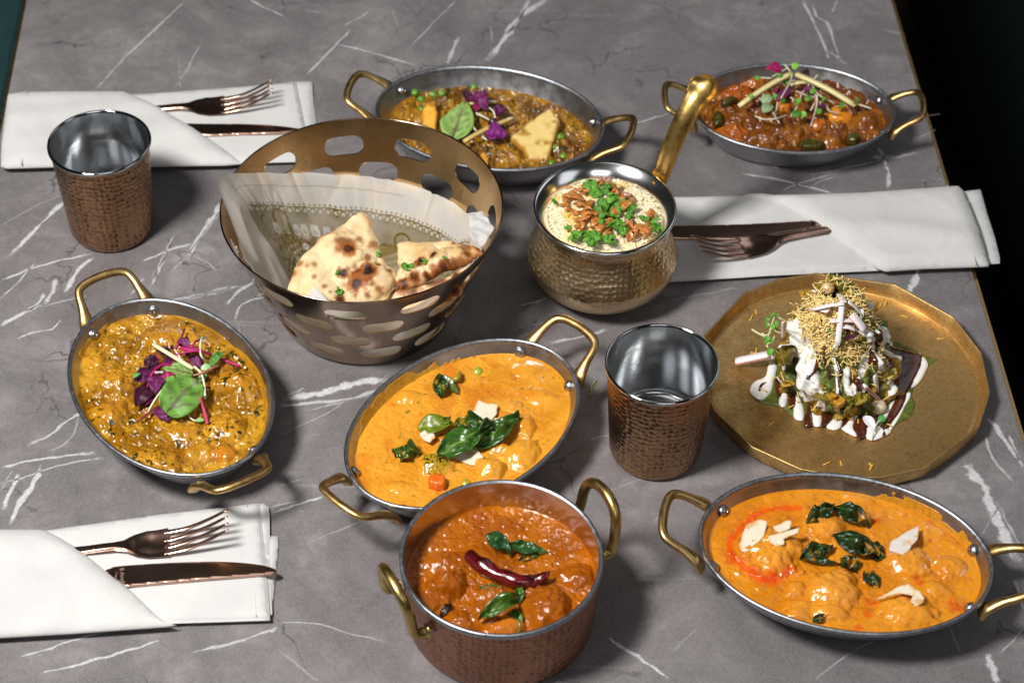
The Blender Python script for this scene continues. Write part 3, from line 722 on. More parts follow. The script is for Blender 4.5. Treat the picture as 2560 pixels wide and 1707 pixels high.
# printed paper liner
M['paper'] = attr_mat('printed_greaseproof_paper', 0.55, 0, 500, 0.15, 0.0003, spec=0.35)
pt = M['paper'].node_tree; pb = pt.nodes['Principled BSDF']
tr = pt.nodes.new('ShaderNodeBsdfTranslucent'); mx = pt.nodes.new('ShaderNodeMixShader'); mx.inputs[0].default_value = 0.48
pt.links.new(pt.nodes['Color Attribute'].outputs[0] if 'Color Attribute' in pt.nodes else [n for n in pt.nodes if n.type == 'VERTEX_COLOR'][0].outputs[0], tr.inputs[0])
pt.links.new(pb.outputs[0], mx.inputs[1]); pt.links.new(tr.outputs[0], mx.inputs[2])
pt.links.new(mx.outputs[0], [n for n in pt.nodes if n.type == 'OUTPUT_MATERIAL'][0].inputs[0])
def make_paper():
    # top edge where it shows against the back of the basket, found on the (extended) cone
    Z = zoomer(2.24, 500, 250)
    edge = [(82, 440), (110, 413), (180, 410), (300, 406), (420, 405), (580, 403), (760, 412), (1000, 432), (1200, 475), (1360, 535), (1440, 580), (1510, 632), (1585, 625), (1640, 712)]
    pts = []
    for x, y in edge:
        d = ray(*Z(x, y)); lo = None
        for t in np.linspace(1.2, 2.2, 4001):
            p = CAM+d*float(t); k = (BH-p.z)/(BH-.003); R = BR1-.0025+(BR0-BR1)*k
            q = math.hypot(p.x-BC[0], p.y-BC[1])
            if lo is None and q < R and p.z < BH+.045: lo = t
            if lo is not None and q > R: break
        pts.append((math.atan2(p.y-BC[1], p.x-BC[0]), p.z))
    ph = np.unwrap(np.array([a for a, z in pts])); zz = np.array([z for a, z in pts])
    o = np.argsort(ph); ph, zz = ph[o], zz[o]
    NU, NV = 520, 150
    # columns: dense behind, sparse in front
    back = np.linspace(ph[0], ph[-1], 440); front = np.linspace(ph[-1], ph[0]+2*PI, NU-440+2)[1:-1]
    P = np.concatenate([back, front])
    ztop = np.interp(P[:440], ph, zz); k = np.linspace(0, 1, len(front))
    ff = .078+.006*np.sin(k*9); w_ = np.minimum(1, np.minimum(k*13, (1-k)*6)); ff = ff*w_+(1-w_)*np.where(k < .5, zz[-1], zz[0])
    zt = np.concatenate([ztop, ff])
    sl = (zt-.006)/(BH-.003)*SL                         # paper length down the wall
    S = np.linspace(0, 1, NV)[None, :]*(sl[:, None]); Zp = zt[:, None]-S/SL*(BH-.003)
    kk = (BH-Zp)/(BH-.003); R = BR1-.0030+(BR0-BR1)*kk
    arc = P[:, None]*.085+0*S
    cr = .0016*fbm(arc*30, S*22, 3.1, 3)+.0012*np.abs(fbm(arc*70+5, S*14, 1.1, 2))
    R = R-np.abs(cr)-.0005-.004*sstep(.0, .02, Zp-BH+.012)*0
    # a standing crease and a loose left side
    R = R-.0022*np.exp(-((arc-S*.10-(P[140]*.085))/.0022)**2)*sstep(.045, 0, S)
    left = sstep(ph[-1]-.55, ph[-1]-.05, P)[:, None]*(P < ph[-1]+.3)[:, None]
    R = R-left*(.006+.0022*fbm(arc*40, S*40, 9.2, 2))*sstep(0.0, .03, S)
    X, Y = BC[0]+R*np.cos(P)[:, None], BC[1]+R*np.sin(P)[:, None]
    # flat print, drawn in paper coordinates: u runs left to right, s downwards
    u = (ph[-1]-P)[:, None]*.088+0*S; s = S
    white = np.array((.90, .88, .83)); ink = lin('86701c'); ink2 = lin('77641c')
    a = np.zeros_like(u)
    dome_ = .0000
    tint = sstep(.030, .036, s)*.55*(u > .008)*(u < .26)
    a = np.maximum(a, tint)
    a = np.maximum(a, .75*(np.abs(s-.0290) < .0007)*(u > .012)*(u < .25))               # ruled line
    a = np.maximum(a, .28*(np.abs(s-.0110-.004*np.exp(-((u-.01)/.006)**2)) < .0006)*(u > .01)*(u < .16)); a = np.maximum(a, .28*(np.abs(u-.010) < .0006)*(s > .011)*(s < .03))
    for per, sc, rr, th, st in ((.0070, .0325, .0026, .0008, .7), (.0047, .0268, .0006, .0007, .5), (.0040, .0362, .0015, .0007, .6), (.0085, .0560, .0030, .0010, .75), (.0033, .0600, .0010, .0008, .7)):
        du = (u+(.5*per)) % per-per/2; q = np.hypot(du, s-sc)
        a = np.maximum(a, st*(np.abs(q-rr) < th)*(u > .014)*(u < .25))
    # two columns with onion heads, white vases between them
    for uc, w, s0, lean in ((.026, .0062, .0400, .16), (.044, .0068, .034, -.04), (.115, .010, .0410, .03), (.165, .009, .043, .0)):
        uu = u-uc-lean*(s-s0); head = np.hypot(uu/w, (s-s0-.006)/.008) < 1; body = (np.abs(uu) < w*(.86-.1*np.sin((s-s0)*260)))*(s > s0+.006)
        a = np.where(head | body, np.maximum(a, .52), a)
        outl = (np.abs(np.abs(uu)-w*.88) < .0008)*(s > s0+.006) | (np.abs(np.hypot(uu/w, (s-s0-.006)/.008)-1) < .12)*(s < s0+.007)
        a = np.where(outl, np.maximum(a, .85), a)
        for q in (.020, .0245, .029): a = np.where((np.abs(s-s0-q-uu*uu*18) < .0009)*(np.abs(uu) < w), np.where(np.sin(u*3600) > .1, .9, .05), a)
    for uc, w in ((.0355, .0036), (.056, .0035), (.064, .0036), (.0745, .0042), (.086, .0040), (.098, .0036)):
        vs = (np.abs(u-uc) < w*(.55+.45*np.sin((s-.043)*230)))*(s > .0445)*(s < .0575)
        a = np.where(vs, .04, a); a = np.where(np.abs(np.hypot(u-uc, s-.051)-.0013) < .0006, .5, a)
    low = sstep(.052, .058, s)*(u > .02)
    spk = fbm(u*520, s*520, 2.2, 2); a = np.where(low > .3, np.maximum(a, .62+.28*(spk > .15)-.42*(spk < -.45)), a)
    for s1, um in ((.066, .10), (.072, .10), (.0755, .10)):
        arch = s-s1-.9*(np.maximum(0, np.abs(u-um)-.045))**1.35*3; a = np.where(np.abs(arch) < .0010, np.where(np.sin(u*2400) > -.2, .12, .85), a)
    fl = np.hypot((u % .017)-.0085, s-.0640); a = np.where((fl < .0028)*(u > .05)*(fl > .0010), .05, a)
    a = 1.3*a*(.82+.25*fbm(u*60, s*60, .7, 3)); a = a*(u > .004)*(u < .265); a = np.clip(a, 0, 1)
    cl = white*(1-a[..., None])+ink*a[..., None]; cl = cl.reshape(-1, 3)
    v = np.stack([X, Y, Zp], -1).reshape(-1, 3)
    f = grid_faces(len(P), NV, wrap_u=True); f.append(tuple(i*NV+NV-1 for i in range(len(P))))
    o = mk('paper_liner', v, f, M['paper'], origin=(*BC, .006), cols=cl)
    tag(o, 'white greaseproof paper with olive printed pattern lining the bread basket', 'paper liner'); return o
paper = make_paper()
# the corner of paper that peeks over the front of the bread
Z = zoomer(2.24, 500, 250)
q = [at(*Z(x, y), .0900) for x, y in ((598, 1098), (640, 1046), (742, 1132), (700, 1150), (610, 1130))]
v, f, d = slab([(p.x, p.y) for p in q], .002, lambda X, Y, d: .0900+(Y+.045)*.25, lambda X, Y, d: .0896+(Y+.045)*.25)
o = mk('paper_corner', v, f, M['paper'], paper, cols=np.tile((.82, .81, .80), (len(v), 1)))
q = [at(*Z(x, y), .0960) for x, y in ((1505, 640), (1585, 622), (1648, 720), (1600, 800), (1560, 830), (1510, 760))]
v, f, d = slab([(p.x, p.y) for p in q], .002, lambda X, Y, d: .0960+.0015*fbm(X*200, Y*200), lambda X, Y, d: .0956+.0015*fbm(X*200, Y*200))
mk('paper_corner', v, f, M['paper'], paper, cols=np.tile((.82, .81, .80), (len(v), 1)))

# naan
M['naan'] = attr_mat('baked_naan', 0.55, 0, 350, 0.35, 0.0008, sss=0.1, sssr=(.004, .0025, .0015), spec=0.35)
def naan(label, outline, p0, n, thick, spots, bubbles, seed, fold=None):
    n = Vector(n).normalized(); ex = Vector((1, 0, 0)); ex = (ex-n*ex.dot(n)).normalized(); ey = n.cross(ex); p0 = Vector(p0)
    def loc(x, y):
        p = at_plane(x, y, p0, n)-p0; return (p.dot(ex), p.dot(ey))
    Q = spline([(*loc(*Z(x, y)), 0) for x, y in outline], 9, closed=True)[:, :2]; Q = Q+.0012*np.c_[fbm(Q[:, 0]*160, Q[:, 1]*160, seed, 3), fbm(Q[:, 0]*160+7, Q[:, 1]*160, seed, 3)]
    B = [(*loc(*Z(x, y)), r, h) for x, y, r, h in bubbles]
    def bulge(X, Y):
        z = .0014*fbm(X*90, Y*90, seed, 4)+.0030*fbm(X*28, Y*28, seed+5, 2)
        for bx, by, r, h in B:
            q = np.hypot(X-bx, Y-by)/r*(1+.18*fbm(X*120, Y*120, seed+bx, 2)); z = z+h*np.sqrt(np.clip(1-q*q, 0, 1))
        if fold: z = z+fold(X, Y)
        return z
    rt_ = rnd(thick*.6, .006)
    W, F, d = slab(Q, .0012, lambda X, Y, d: rt_(d)+bulge(X, Y), lambda X, Y, d: -rt_(d)*.7+.6*bulge(X, Y), edge=.003)
    base = lin('dcc59a'); pale = lin('d0b07a'); br = lin('955012'); dk = lin('1e0c05')
    nz = fbm(W[:, 0]*70, W[:, 1]*70, seed, 4); c = base*(1-.5*sstep(-.2, .8, nz))[:, None]+pale*(.5*sstep(-.2, .8, nz))[:, None]
    k_ = sstep(.1, .9, fbm(W[:, 0]*45, W[:, 1]*45, seed+7, 3))*.5; c = c*(1-k_)[:, None]+lin('bf8c46')*k_[:, None]
    rim = sstep(.0045, .0, d)*.75*sstep(-.3, .5, fbm(W[:, 0]*60, W[:, 1]*60, seed+2, 2)); c = c*(1-rim)[:, None]+br*rim[:, None]
    for x, y, r, st in spots:
        sx, sy = loc(*Z(x, y)); q = np.hypot(W[:, 0]-sx, W[:, 1]-sy)/r*(1+.42*fbm(W[:, 0]*300, W[:, 1]*300, seed+x, 4))
        k1 = sstep(1.25, .55, q)*min(1, st+.3); k2 = sstep(.72, .38, q)*st
        c = c*(1-k1)[:, None]+br*k1[:, None]; c = c*(1-k2)[:, None]+dk*k2[:, None]
    fr = (fbm(W[:, 0]*420, W[:, 1]*420, seed+9, 2) > 1.02)*.5; c = c*(1-fr)[:, None]+br*fr[:, None]
    R3 = np.array([tuple(ex), tuple(ey), tuple(n)]); V = W@R3+np.array(p0)
    o = mk('naan', V, F, M['naan'], cols=c); tag(o, label, 'naan', 'naan in the bread basket')
    return o, BVHTree.FromPolygons([Vector(p) for p in V], F)
N1, N1T = naan('triangular naan leaning in the basket, blistered with dark char spots',
  [(905, 632), (940, 660), (985, 775), (1010, 850), (1040, 915), (1095, 965), (1100, 1010), (1060, 1090), (1000, 1150), (880, 1170), (700, 1160), (560, 1130), (490, 1085), (510, 1000), (535, 930), (610, 845), (700, 770), (810, 690)],
  (-.105, -.02, .0790), (.04, -.30, 1), .0038,
  [(815, 830, .0090, .45), (830, 850, .0055, .85), (770, 815, .0035, .3), (888, 792, .0030, .35), (965, 812, .0045, .4), (938, 903, .0040, .5), (910, 1010, .0100, 1.0), (945, 985, .007, 1.0), (880, 1050, .0075, .9), (800, 988, .0046, .95), (560, 928, .003, .35), (640, 933, .0026, .3), (600, 945, .002, .25), (780, 1122, .0045, .9), (935, 1110, .003, .5), (1000, 1085, .003, .4), (1000, 935, .003, .9), (520, 975, .003, .4), (640, 1010, .0022, .3), (700, 1060, .0022, .35), (730, 1090, .002, .3), (870, 950, .002, .4), (1060, 960, .003, .5), (965, 1060, .003, .45)],
  [(960, 1030, .016, .0065), (800, 860, .016, .003), (600, 960, .014, .002), (800, 990, .007, .003), (650, 1060, .015, .003), (920, 900, .010, .003)], 3.3)
N2, N2T = naan('folded naan at the right of the basket with a scorched lower edge',
  [(1118, 800), (1250, 795), (1420, 798), (1500, 812), (1565, 828), (1582, 850), (1560, 885), (1500, 935), (1440, 960), (1340, 1010), (1220, 1060), (1080, 1110), (1010, 1125), (1050, 1060), (1100, 1000), (1115, 930), (1112, 860)],
  (-.052, -.012, .0780), (-.18, -.36, 1), .0042,
  [(1420, 803, .002, .5), (1500, 850, .005, .35), (1510, 885, .003, .5), (1320, 912, .0040, 1), (1250, 938, .0045, 1), (1245, 968, .003, .9), (1380, 985, .007, .85), (1430, 955, .006, .6), (1330, 1015, .006, .6), (1150, 1055, .006, .95), (1210, 1030, .006, .7), (1100, 1075, .006, .9), (1060, 1100, .005, .6), (1290, 1020, .004, .7), (1560, 832, .003, .5), (1480, 940, .004, .4)],
  [(1500, 870, .009, .003), (1290, 950, .016, .006), (1150, 1050, .018, .005), (1400, 940, .014, .005)], 8.1)
# the underside of the fold, seen as a golden lip and through the slots
N3, _ = naan('lower naan seen through the slots at the front right of the basket',
  [(1010, 1120), (1100, 1072), (1250, 1030), (1400, 985), (1530, 915), (1500, 1010), (1420, 1120), (1250, 1200), (1080, 1230)],
  (-.062, -.030, .0660), (.05, -.75, .62), .006, [(1180, 1060, .008, .5), (1330, 1010, .009, .6), (1440, 1000, .006, .8), (1360, 1090, .008, .5), (1290, 1140, .006, .4), (1420, 1060, .006, .7)], [], 5.5)

# ------------------------------------------------------------------ napkins
def poly_at(Zf, pts, z, n=4):
    return np.array([tuple(at(*Zf(x, y), z))[:2] for x, y in pts])
def napkin(label, Zf, layers, flap, hem, bulges):
    P = poly_at(Zf, flap, .010); c = P.mean(0)
    r = empty('napkin', (c[0], c[1], 0), label=label, cat='napkin', group='folded white napkins')
    for i, (pts, z0, z1) in enumerate(layers):
        Q = poly_at(Zf, pts, z1); rf = rnd(z1-z0, .0030)
        v, f, d = slab(Q, .005, lambda X, Y, d: z0+.0004+rf(d)*.95+.0003*fbm(X*30, Y*30, i), lambda X, Y, d: z0+.0001*(d > 1e-6)+.0012*sstep(.003, 0, d)*(z0 > 0), edge=.003)
        mk('folded_layer', v, f, M['cloth'], r)
    zf = layers[0][2]; B = [(np.array([tuple(at(*Zf(x, y), .012))[:2] for x, y in ln]), w, h) for ln, w, h in bulges]
    def top(X, Y, d):
        z = zf+.0002+rnd(.0026, .0030)(d)+.0032*sstep(.0, .012, d)
        for ln, w, h in B: z = z+h*np.exp(-(line_dist(X, Y, ln)/w)**2)*sstep(0, .004, d)
        return z+(.0011*fbm(X*17, Y*17, 2.2, 2)+.0005*fbm(X*45+Y*30, Y*12, 1.2, 2))*sstep(0, .01, d)
    v, f, d = slab(P, .004, top, lambda X, Y, d: np.where(d < 1e-6, zf-.0008, zf+.0001), edge=.003)
    mk('pocket_flap', v, f, M['cloth'], r)
    for ln, z in hem:
        L = poly_at(Zf, ln, z); C = spline(np.c_[L, np.full(len(L), z)], 10)
        v, f = tube(C, 0, 6, flat=(.0007, .00035)); mk('hem_stitch', v, f, M['cloth'], r)
    return r
Z4 = zoomer(3.2667, 0, 1230); Z1 = zoomer(2.851, 0, 150); Z3 = zoomer(2.6133, 1660, 430)
napkin('folded white napkin with fork and knife at the lower left, cut by the frame', Z4,
  [([(-420, 360), (360, 300), (1200, 182), (2118, 74), (2150, 400), (2180, 700), (2204, 1022), (1420, 1050), (600, 1080), (-420, 1130)], .0035, .0072),
   ([(1500, 160), (2150, 80), (2192, 110), (2200, 180), (2205, 600), (2222, 985), (2200, 1000), (1500, 1030)], .0016, .0040),
   ([(1500, 380), (2200, 345), (2270, 345), (2278, 440), (2250, 700), (2224, 985), (2190, 1000), (1500, 1020)], 0, .0024)],
  [(-420, 300), (0, 290), (325, 290), (400, 308), (500, 362), (630, 442), (750, 535), (870, 632), (960, 700), (1050, 772), (1150, 862), (1250, 962), (1330, 1030), (1390, 1056), (1440, 1062), (1380, 1074), (1200, 1087), (600, 1130), (0, 1165), (-420, 1190)],
  [([(2010, 100), (2050, 500), (2090, 1015)], .0070)],
  [([(-420, 520), (300, 470), (640, 470)], .014, .0032), ([(-420, 800), (500, 745), (900, 690)], .016, .0022)])
napkin('folded white napkin with fork and knife at the upper left, behind the tumbler', Z1,
  [([(300, 260), (960, 236), (1600, 190), (2113, 148), (2150, 350), (2222, 705), (1730, 722), (300, 740)], .0035, .0072),
   ([(1500, 215), (2120, 148), (2224, 146), (2228, 240), (2240, 480), (2292, 668), (2250, 675), (1500, 700)], .0010, .0040),
   ([(1500, 240), (2180, 190), (2235, 250), (2262, 500), (2288, 672), (1500, 690)], 0, .0016)],
  [(52, 236), (155, 219), (500, 215), (872, 215), (960, 245), (1060, 288), (1130, 330), (1230, 388), (1320, 440), (1400, 490), (1480, 542), (1600, 628), (1690, 698), (1735, 722), (1600, 733), (1060, 742), (380, 745), (45, 755), (2, 742), (5, 600), (28, 400)],
  [([(2080, 155), (2140, 480), (2185, 700)], .0070), ([(190, 222), (150, 745)], .0118)],
  [([(100, 420), (700, 370), (1150, 345)], .014, .0028), ([(300, 560), (1000, 520), (1350, 470)], .016, .0020)])
napkin('folded white napkin with fork and knife reaching over the right table edge', Z3,
  [([(-250, 160), (60, 153), (490, 148), (1200, 135), (1700, 118), (1800, 560), (1400, 627), (700, 660), (40, 702), (-250, 716)], .0035, .0072),
   ([(1500, 145), (1975, 118), (2070, 106), (2085, 160), (2110, 252), (2165, 420), (2196, 550), (2196, 588), (2125, 592), (1500, 620)], .0012, .0038),
   ([(-200, 190), (1000, 170), (1600, 150), (1700, 570), (600, 660), (-200, 700)], 0, .0016)],
  [(495, 150), (560, 131), (640, 131), (720, 141), (1000, 137), (1300, 126), (1600, 105), (1850, 86), (1925, 82), (1960, 112), (2000, 200), (2060, 352), (2100, 480), (2126, 600), (1900, 608), (1700, 615), (1450, 632), (1395, 612), (1250, 505), (1100, 402), (1020, 350), (950, 302), (880, 255), (800, 212), (700, 178), (600, 160)],
  [([(1850, 90), (1940, 300), (2010, 480), (2035, 605)], .0118)],
  [([(1030, 350), (1500, 370), (1950, 440)], .013, .0032), ([(900, 240), (1400, 200), (1800, 160)], .014, .0012)])

# ------------------------------------------------------------------ cutlery
def make_fork():
    r = empty('fork')
    # handle and neck
    c = spline([(0, 0, .0016), (.04, 0, .0018), (.085, 0, .0032), (.108, 0, .0046), (.120, 0, .0042), (.128, 0, .0026), (.138, 0, .0014), (.1485, 0, .0022)], 8)
    x = c[:, 0]
    w = np.interp(x, [0, .01, .06, .095, .112, .119, .126, .134, .1485], [.0060, .0075, .0050, .0034, .0034, .0050, .0092, .0116, .0122])
    t = np.interp(x, [0, .06, .11, .12, .135, .15], [.0011, .0014, .0016, .0013, .0009, .0008])
    n, nv = len(c), 11; V = []
    for i in range(n):
        for side in (1, -1):
            for j in range(nv):
                q = -1+2*j/(nv-1); q = q if side > 0 else -q
                dish = .0022*q*q*np.clip((x[i]-.118)/.016, 0, 1)
                V.append((x[i], q*w[i], c[i][2]+dish+side*t[i]*math.sqrt(max(0, 1-abs(q)**4))))
    f = grid_faces(n, 2*nv, wrap_v=True); f += [tuple(range(2*nv)), tuple((n-1)*2*nv+s for s in range(2*nv))[::-1]]
    mk('handle_and_neck', V, f, M['rose'], r, local=True)
    for k in range(4):
        y = (-.00925, -.0031, .0031, .00925)[k]
        c = spline([(.1455, y, .0022+.0022*(y/.0122)**2), (.1500, y, .0026+.0022*(y/.0122)**2), (.162, y*.99, .0062), (.176, y*.97, .0128), (.190, y*.95, .0212)], 6)
        u = np.linspace(0, 1, len(c)); v, f = tube(c, 0, 8, flat=(.00225-.0010*u-.0009*sstep(.93, 1, u), .0009-.0002*u-.0005*sstep(.93, 1, u))); mk('tine', v, f, M['rose'], r, local=True)
    return r
def place_fork(o, tip, hnd, zt, label):
    T = at(*tip, zt); Hn = at(*hnd, zt-.016); d = (T-Hn); a = math.atan2(d.y, d.x)
    o.location = (T.x-.190*math.cos(a), T.y-.190*math.sin(a), zt-.0208); o.rotation_euler = (0, 0, a); tag(o, label, 'fork', 'rose gold forks')
fork = make_fork()
place_fork(fork, Z4(1866, 225), Z4(720, 460), .0275, 'rose gold fork tucked into the lower left napkin')
f2 = copy_tree(fork); place_fork(f2, Z1(1945, 190), Z1(1150, 338), .0275, 'rose gold fork tucked into the upper left napkin behind the tumbler')
f3 = copy_tree(fork); place_fork(f3, Z3(196, 462), Z3(1030, 372), .0275, 'rose gold fork tucked into the napkin at the right table edge')
def knife(Zf, blade, tang, label, zk=.0090):
    P = poly_at(Zf, blade, zk+.001); c = P.mean(0); r = empty('knife', (c[0], c[1], zk-.0014), label=label, cat='knife', group='rose gold knives')
    Q = spline(np.c_[P, P[:, 0]*0], 12, closed=True)[:, :2]
    v, f, d = slab(Q, .0016, lambda X, Y, d: zk+rnd(.0009, .0009)(d), lambda X, Y, d: zk-.0012*sstep(-1, 1, d*800), edge=.0012); mk('blade', v, f, M['rose'], r)
    L = poly_at(Zf, tang, zk); C = spline(np.c_[L, np.linspace(zk-.0006, zk-.0030, len(L))], 8)
    v, f = tube(C, 0, 12, flat=(.0062, .0020)); mk('handle', v, f, M['rose'], r)
    return r
k1 = knife(Z4, [(862, 640), (900, 615), (960, 598), (1200, 580), (1450, 567), (1700, 560), (1900, 564), (2080, 580), (2200, 603), (2258, 630), (2250, 654), (2180, 668), (1950, 688), (1700, 706), (1400, 733), (1100, 760), (1030, 764), (950, 720)], [(960, 690), (700, 700), (300, 730), (-200, 770)], 'rose gold knife with an engraved mark tucked into the lower left napkin')
k2 = knife(Z1, [(1300, 455), (1420, 450), (1700, 452), (1900, 460), (2060, 475), (2140, 492), (2090, 508), (1950, 520), (1700, 527), (1480, 535), (1400, 515)], [(1380, 490), (1100, 500), (700, 520)], 'rose gold knife tucked into the upper left napkin, its tip behind the basket')
k3 = knife(Z3, [(-120, 385), (-60, 352), (80, 345), (400, 340), (700, 328), (960, 315), (1040, 350), (960, 372), (760, 405), (560, 432), (300, 433), (60, 428), (-60, 412)], [(960, 345), (1200, 335), (1600, 320)], 'rose gold knife tucked into the right napkin, its tip behind the rice pot')
# engraved maker's mark on the near knife
M['etch'] = plain('etched_mark', (0.26, 0.17, 0.14), None, 0.6)
fc = bpy.data.curves.new('engraved_mark', 'FONT'); fc.body = 'B Amefa'; fc.size = .0042; fc.extrude = .00004
fo = bpy.data.objects.new('tmp', fc); col.objects.link(fo); bpy.context.view_layer.update()
me_ = bpy.data.meshes.new_from_object(fo.evaluated_get(bpy.context.evaluated_depsgraph_get())); bpy.data.objects.remove(fo)
fo = bpy.data.objects.new('engraved_mark', me_); col.objects.link(fo); me_.materials.clear(); me_.materials.append(M['etch'])
fo.parent = k1; p = at(*Z4(978, 620), .0100)
d_ = at(*Z4(985, 720), .0100)-p
fo.location = (p.x-k1.location.x, p.y-k1.location.y, .00990-k1.location.z+.0001); fo.rotation_euler = (0, 0, math.atan2(d_.y, d_.x))
# ------------------------------------------------------------------ curries
ZA, ZB, ZC = zoomer(2.4887, 130, 640), zoomer(2.704, 780, 760), zoomer(2.45, 1600, 1150)
ZD, ZE, ZP = zoomer(2.94, 830, 120), zoomer(3.36, 1640, 110), zoomer(2.867, 900, 1160)
ZR, ZT, ZA2 = zoomer(2.489, 1280, 170), zoomer(2.704, 1720, 660), zoomer(6.03, 330, 820)
ZM, ZS, Z2 = zoomer(5.809, 1880, 690), zoomer(5.113, 1880, 940), zoomer(2.24, 500, 250)
def curry(label, c, ang, a, b, z0, Zf, chunks, paint, mat, relief=(.0008, 60, .0004, 260), seed=1.0, edge_lift=.0006, nr=170, nt=440, fine=(.00025, 520)):
    rho = np.linspace(0, 1, nr)[:, None]; th = np.linspace(0, 2*PI, nt, endpoint=False)[None, :]
    lx, ly = a*rho*np.cos(th), b*rho*np.sin(th); ca, sa = math.cos(ang), math.sin(ang)
    X, Y = c[0]+lx*ca-ly*sa, c[1]+lx*sa+ly*ca
    damp = sstep(1.0, .93, rho)+0*th
    H = relief[0]*fbm(X*relief[1], Y*relief[1], seed, 3)+relief[2]*fbm(X*relief[3], Y*relief[3], seed+3, 3)
    H = H+fine[0]*fbm(X*fine[1], Y*fine[1], seed+6, 2)
    Cm = np.zeros_like(X); tint = np.zeros(X.shape+(4,))
    for i, q in enumerate(chunks):
        px, py, rx, ry, rot, h = q[:6]; p = at(*Zf(px, py), z0+h*.6); r_ = math.radians(rot)
        dx, dy = X-p.x, Y-p.y; u, w = (dx*math.cos(r_)+dy*math.sin(r_))/rx, (-dx*math.sin(r_)+dy*math.cos(r_))/ry
        rr = np.sqrt(u*u+w*w)*(1+.30*fbm(X*95, Y*95, seed+i*3.7, 3))
        dm = np.sqrt(np.clip(1-rr*rr, 0, 1)); hh = h*np.clip(1-rr*rr, 0, 1)**.9*(1+.10*fbm(X*220, Y*220, seed+i, 2))
        H = np.maximum(H, 0)*0+np.where(hh > 0, np.maximum(H, hh+.6*H), H); Cm = np.maximum(Cm, dm)
        if len(q) > 6 and q[6] is not None:
            k = sstep(.05, .6, dm)*q[7]; tint[..., :3] = tint[..., :3]*(1-k)[..., None]+np.array(q[6])*k[..., None]; tint[..., 3] = np.maximum(tint[..., 3], k)
    Z_ = z0+H*damp+edge_lift*sstep(.97, 1, rho)
    C = paint(X, Y, H, Cm)
    k = tint[..., 3:]; C = C*(1-k)+tint[..., :3]*np.where(k > 0, 1, 0)*k/np.maximum(k, 1e-6)*np.ones_like(k) if False else C*(1-k)+(tint[..., :3]/np.maximum(k, 1e-6))*k
    V = np.stack([X, Y, Z_], -1).reshape(-1, 3); F = grid_faces(nr, nt, wrap_v=True)
    o = mk('curry', V, F, mat, origin=(c[0], c[1], z0), cols=np.clip(C, 0, 1).reshape(-1, 3)); tag(o, label, 'curry', 'curries in their pans')
    return o, BVHTree.FromPolygons([Vector(p) for p in V], F)
def inset_at(z, s): # inner wall of an oval pan of scale s
    return float(np.interp(z/s, [.0036, .0050, .0095, .0190, .0290, .0352, .037], [.03, .0225, .019, .0128, .0066, .0038, .0034]))
def blend(c0, c1, k): return c0*(1-k)[..., None]+c1*k[..., None]
def flecks(C, X, Y, seed, amount, f=420, thr=.62, colr=lin('2a3008')):
    k = sstep(thr, thr+.18, fbm(X*f, Y*f, seed, 2))*amount*sstep(-.5, .3, fbm(X*40, Y*40, seed+1, 2)); return blend(C, colr, k)
M['sauce_a'] = attr_mat('herby_curry', .3, 0, 700, .25, .0006, varr=(160, .06, .16), spec=.5)
M['sauce_b'] = attr_mat('creamy_curry', .32, 0, 600, .3, .0006, sss=.04, sssr=(.002, .0015, .001), varr=(120, .06, .15), spec=.5)
M['sauce_p'] = attr_mat('oily_curry', .2, 0, 800, .3, .0006, varr=(120, .06, .14), spec=.45)
M['sauce_d'] = attr_mat('chunky_curry', .3, 0, 700, .25, .0006, varr=(200, .06, .16), spec=.5)
def pan_curry(key, z0, label, Zf, chunks, paint, mat, **kw):
    (x, y), an, s, _ = PANS[key]; i = inset_at(z0, s)-.0007
    return curry(label, (x, y), math.radians(an), (.0952-i)*s, (.0672-i)*s, z0, Zf, chunks, paint, mat, **kw)
def paintA(X, Y, H, Cm):
    n = fbm(X*70, Y*70, 1.5, 4); C = blend(lin('8a5c0e')+0*X[..., None], lin('b98824'), sstep(-.5, .6, n)); C = blend(C, lin('8a5008'), sstep(.25, .8, fbm(X*35, Y*35, 4.4, 3))*.55)
    C = blend(C, lin('c98c26'), sstep(.3, .95, Cm)*.5); C = flecks(C, X, Y, 3.3, 1.0, 330, .42); C = flecks(C, X, Y, 8.3, .75, 800, .4, lin('3a2c08')); return C
curA, TA = pan_curry('A', .0275, 'golden herb-flecked curry topped with purple microgreens in the left pan', ZA,
  [(680, 500, .019, .014, 20, .0085), (860, 520, .014, .011, -40, .0080), (380, 760, .017, .014, 0, .0070), (1130, 770, .019, .015, -25, .0095), (330, 960, .014, .012, 30, .0060), (1080, 1050, .014, .016, 0, .0065), (800, 1090, .015, .010, 0, .0045), (640, 1260, .018, .010, -20, .0045), (930, 1210, .013, .010, 0, .0050), (1080, 1220, .010, .009, 10, .0055, lin('b8601a'), .4), (900, 920, .010, .008, 0, .005), (240, 640, .008, .006, 0, .003), (470, 420, .010, .006, 20, .003)],
  paintA, M['sauce_a'], relief=(.0014, 90, .0012, 230), seed=2.0, nr=210, nt=560, fine=(.0003, 520))
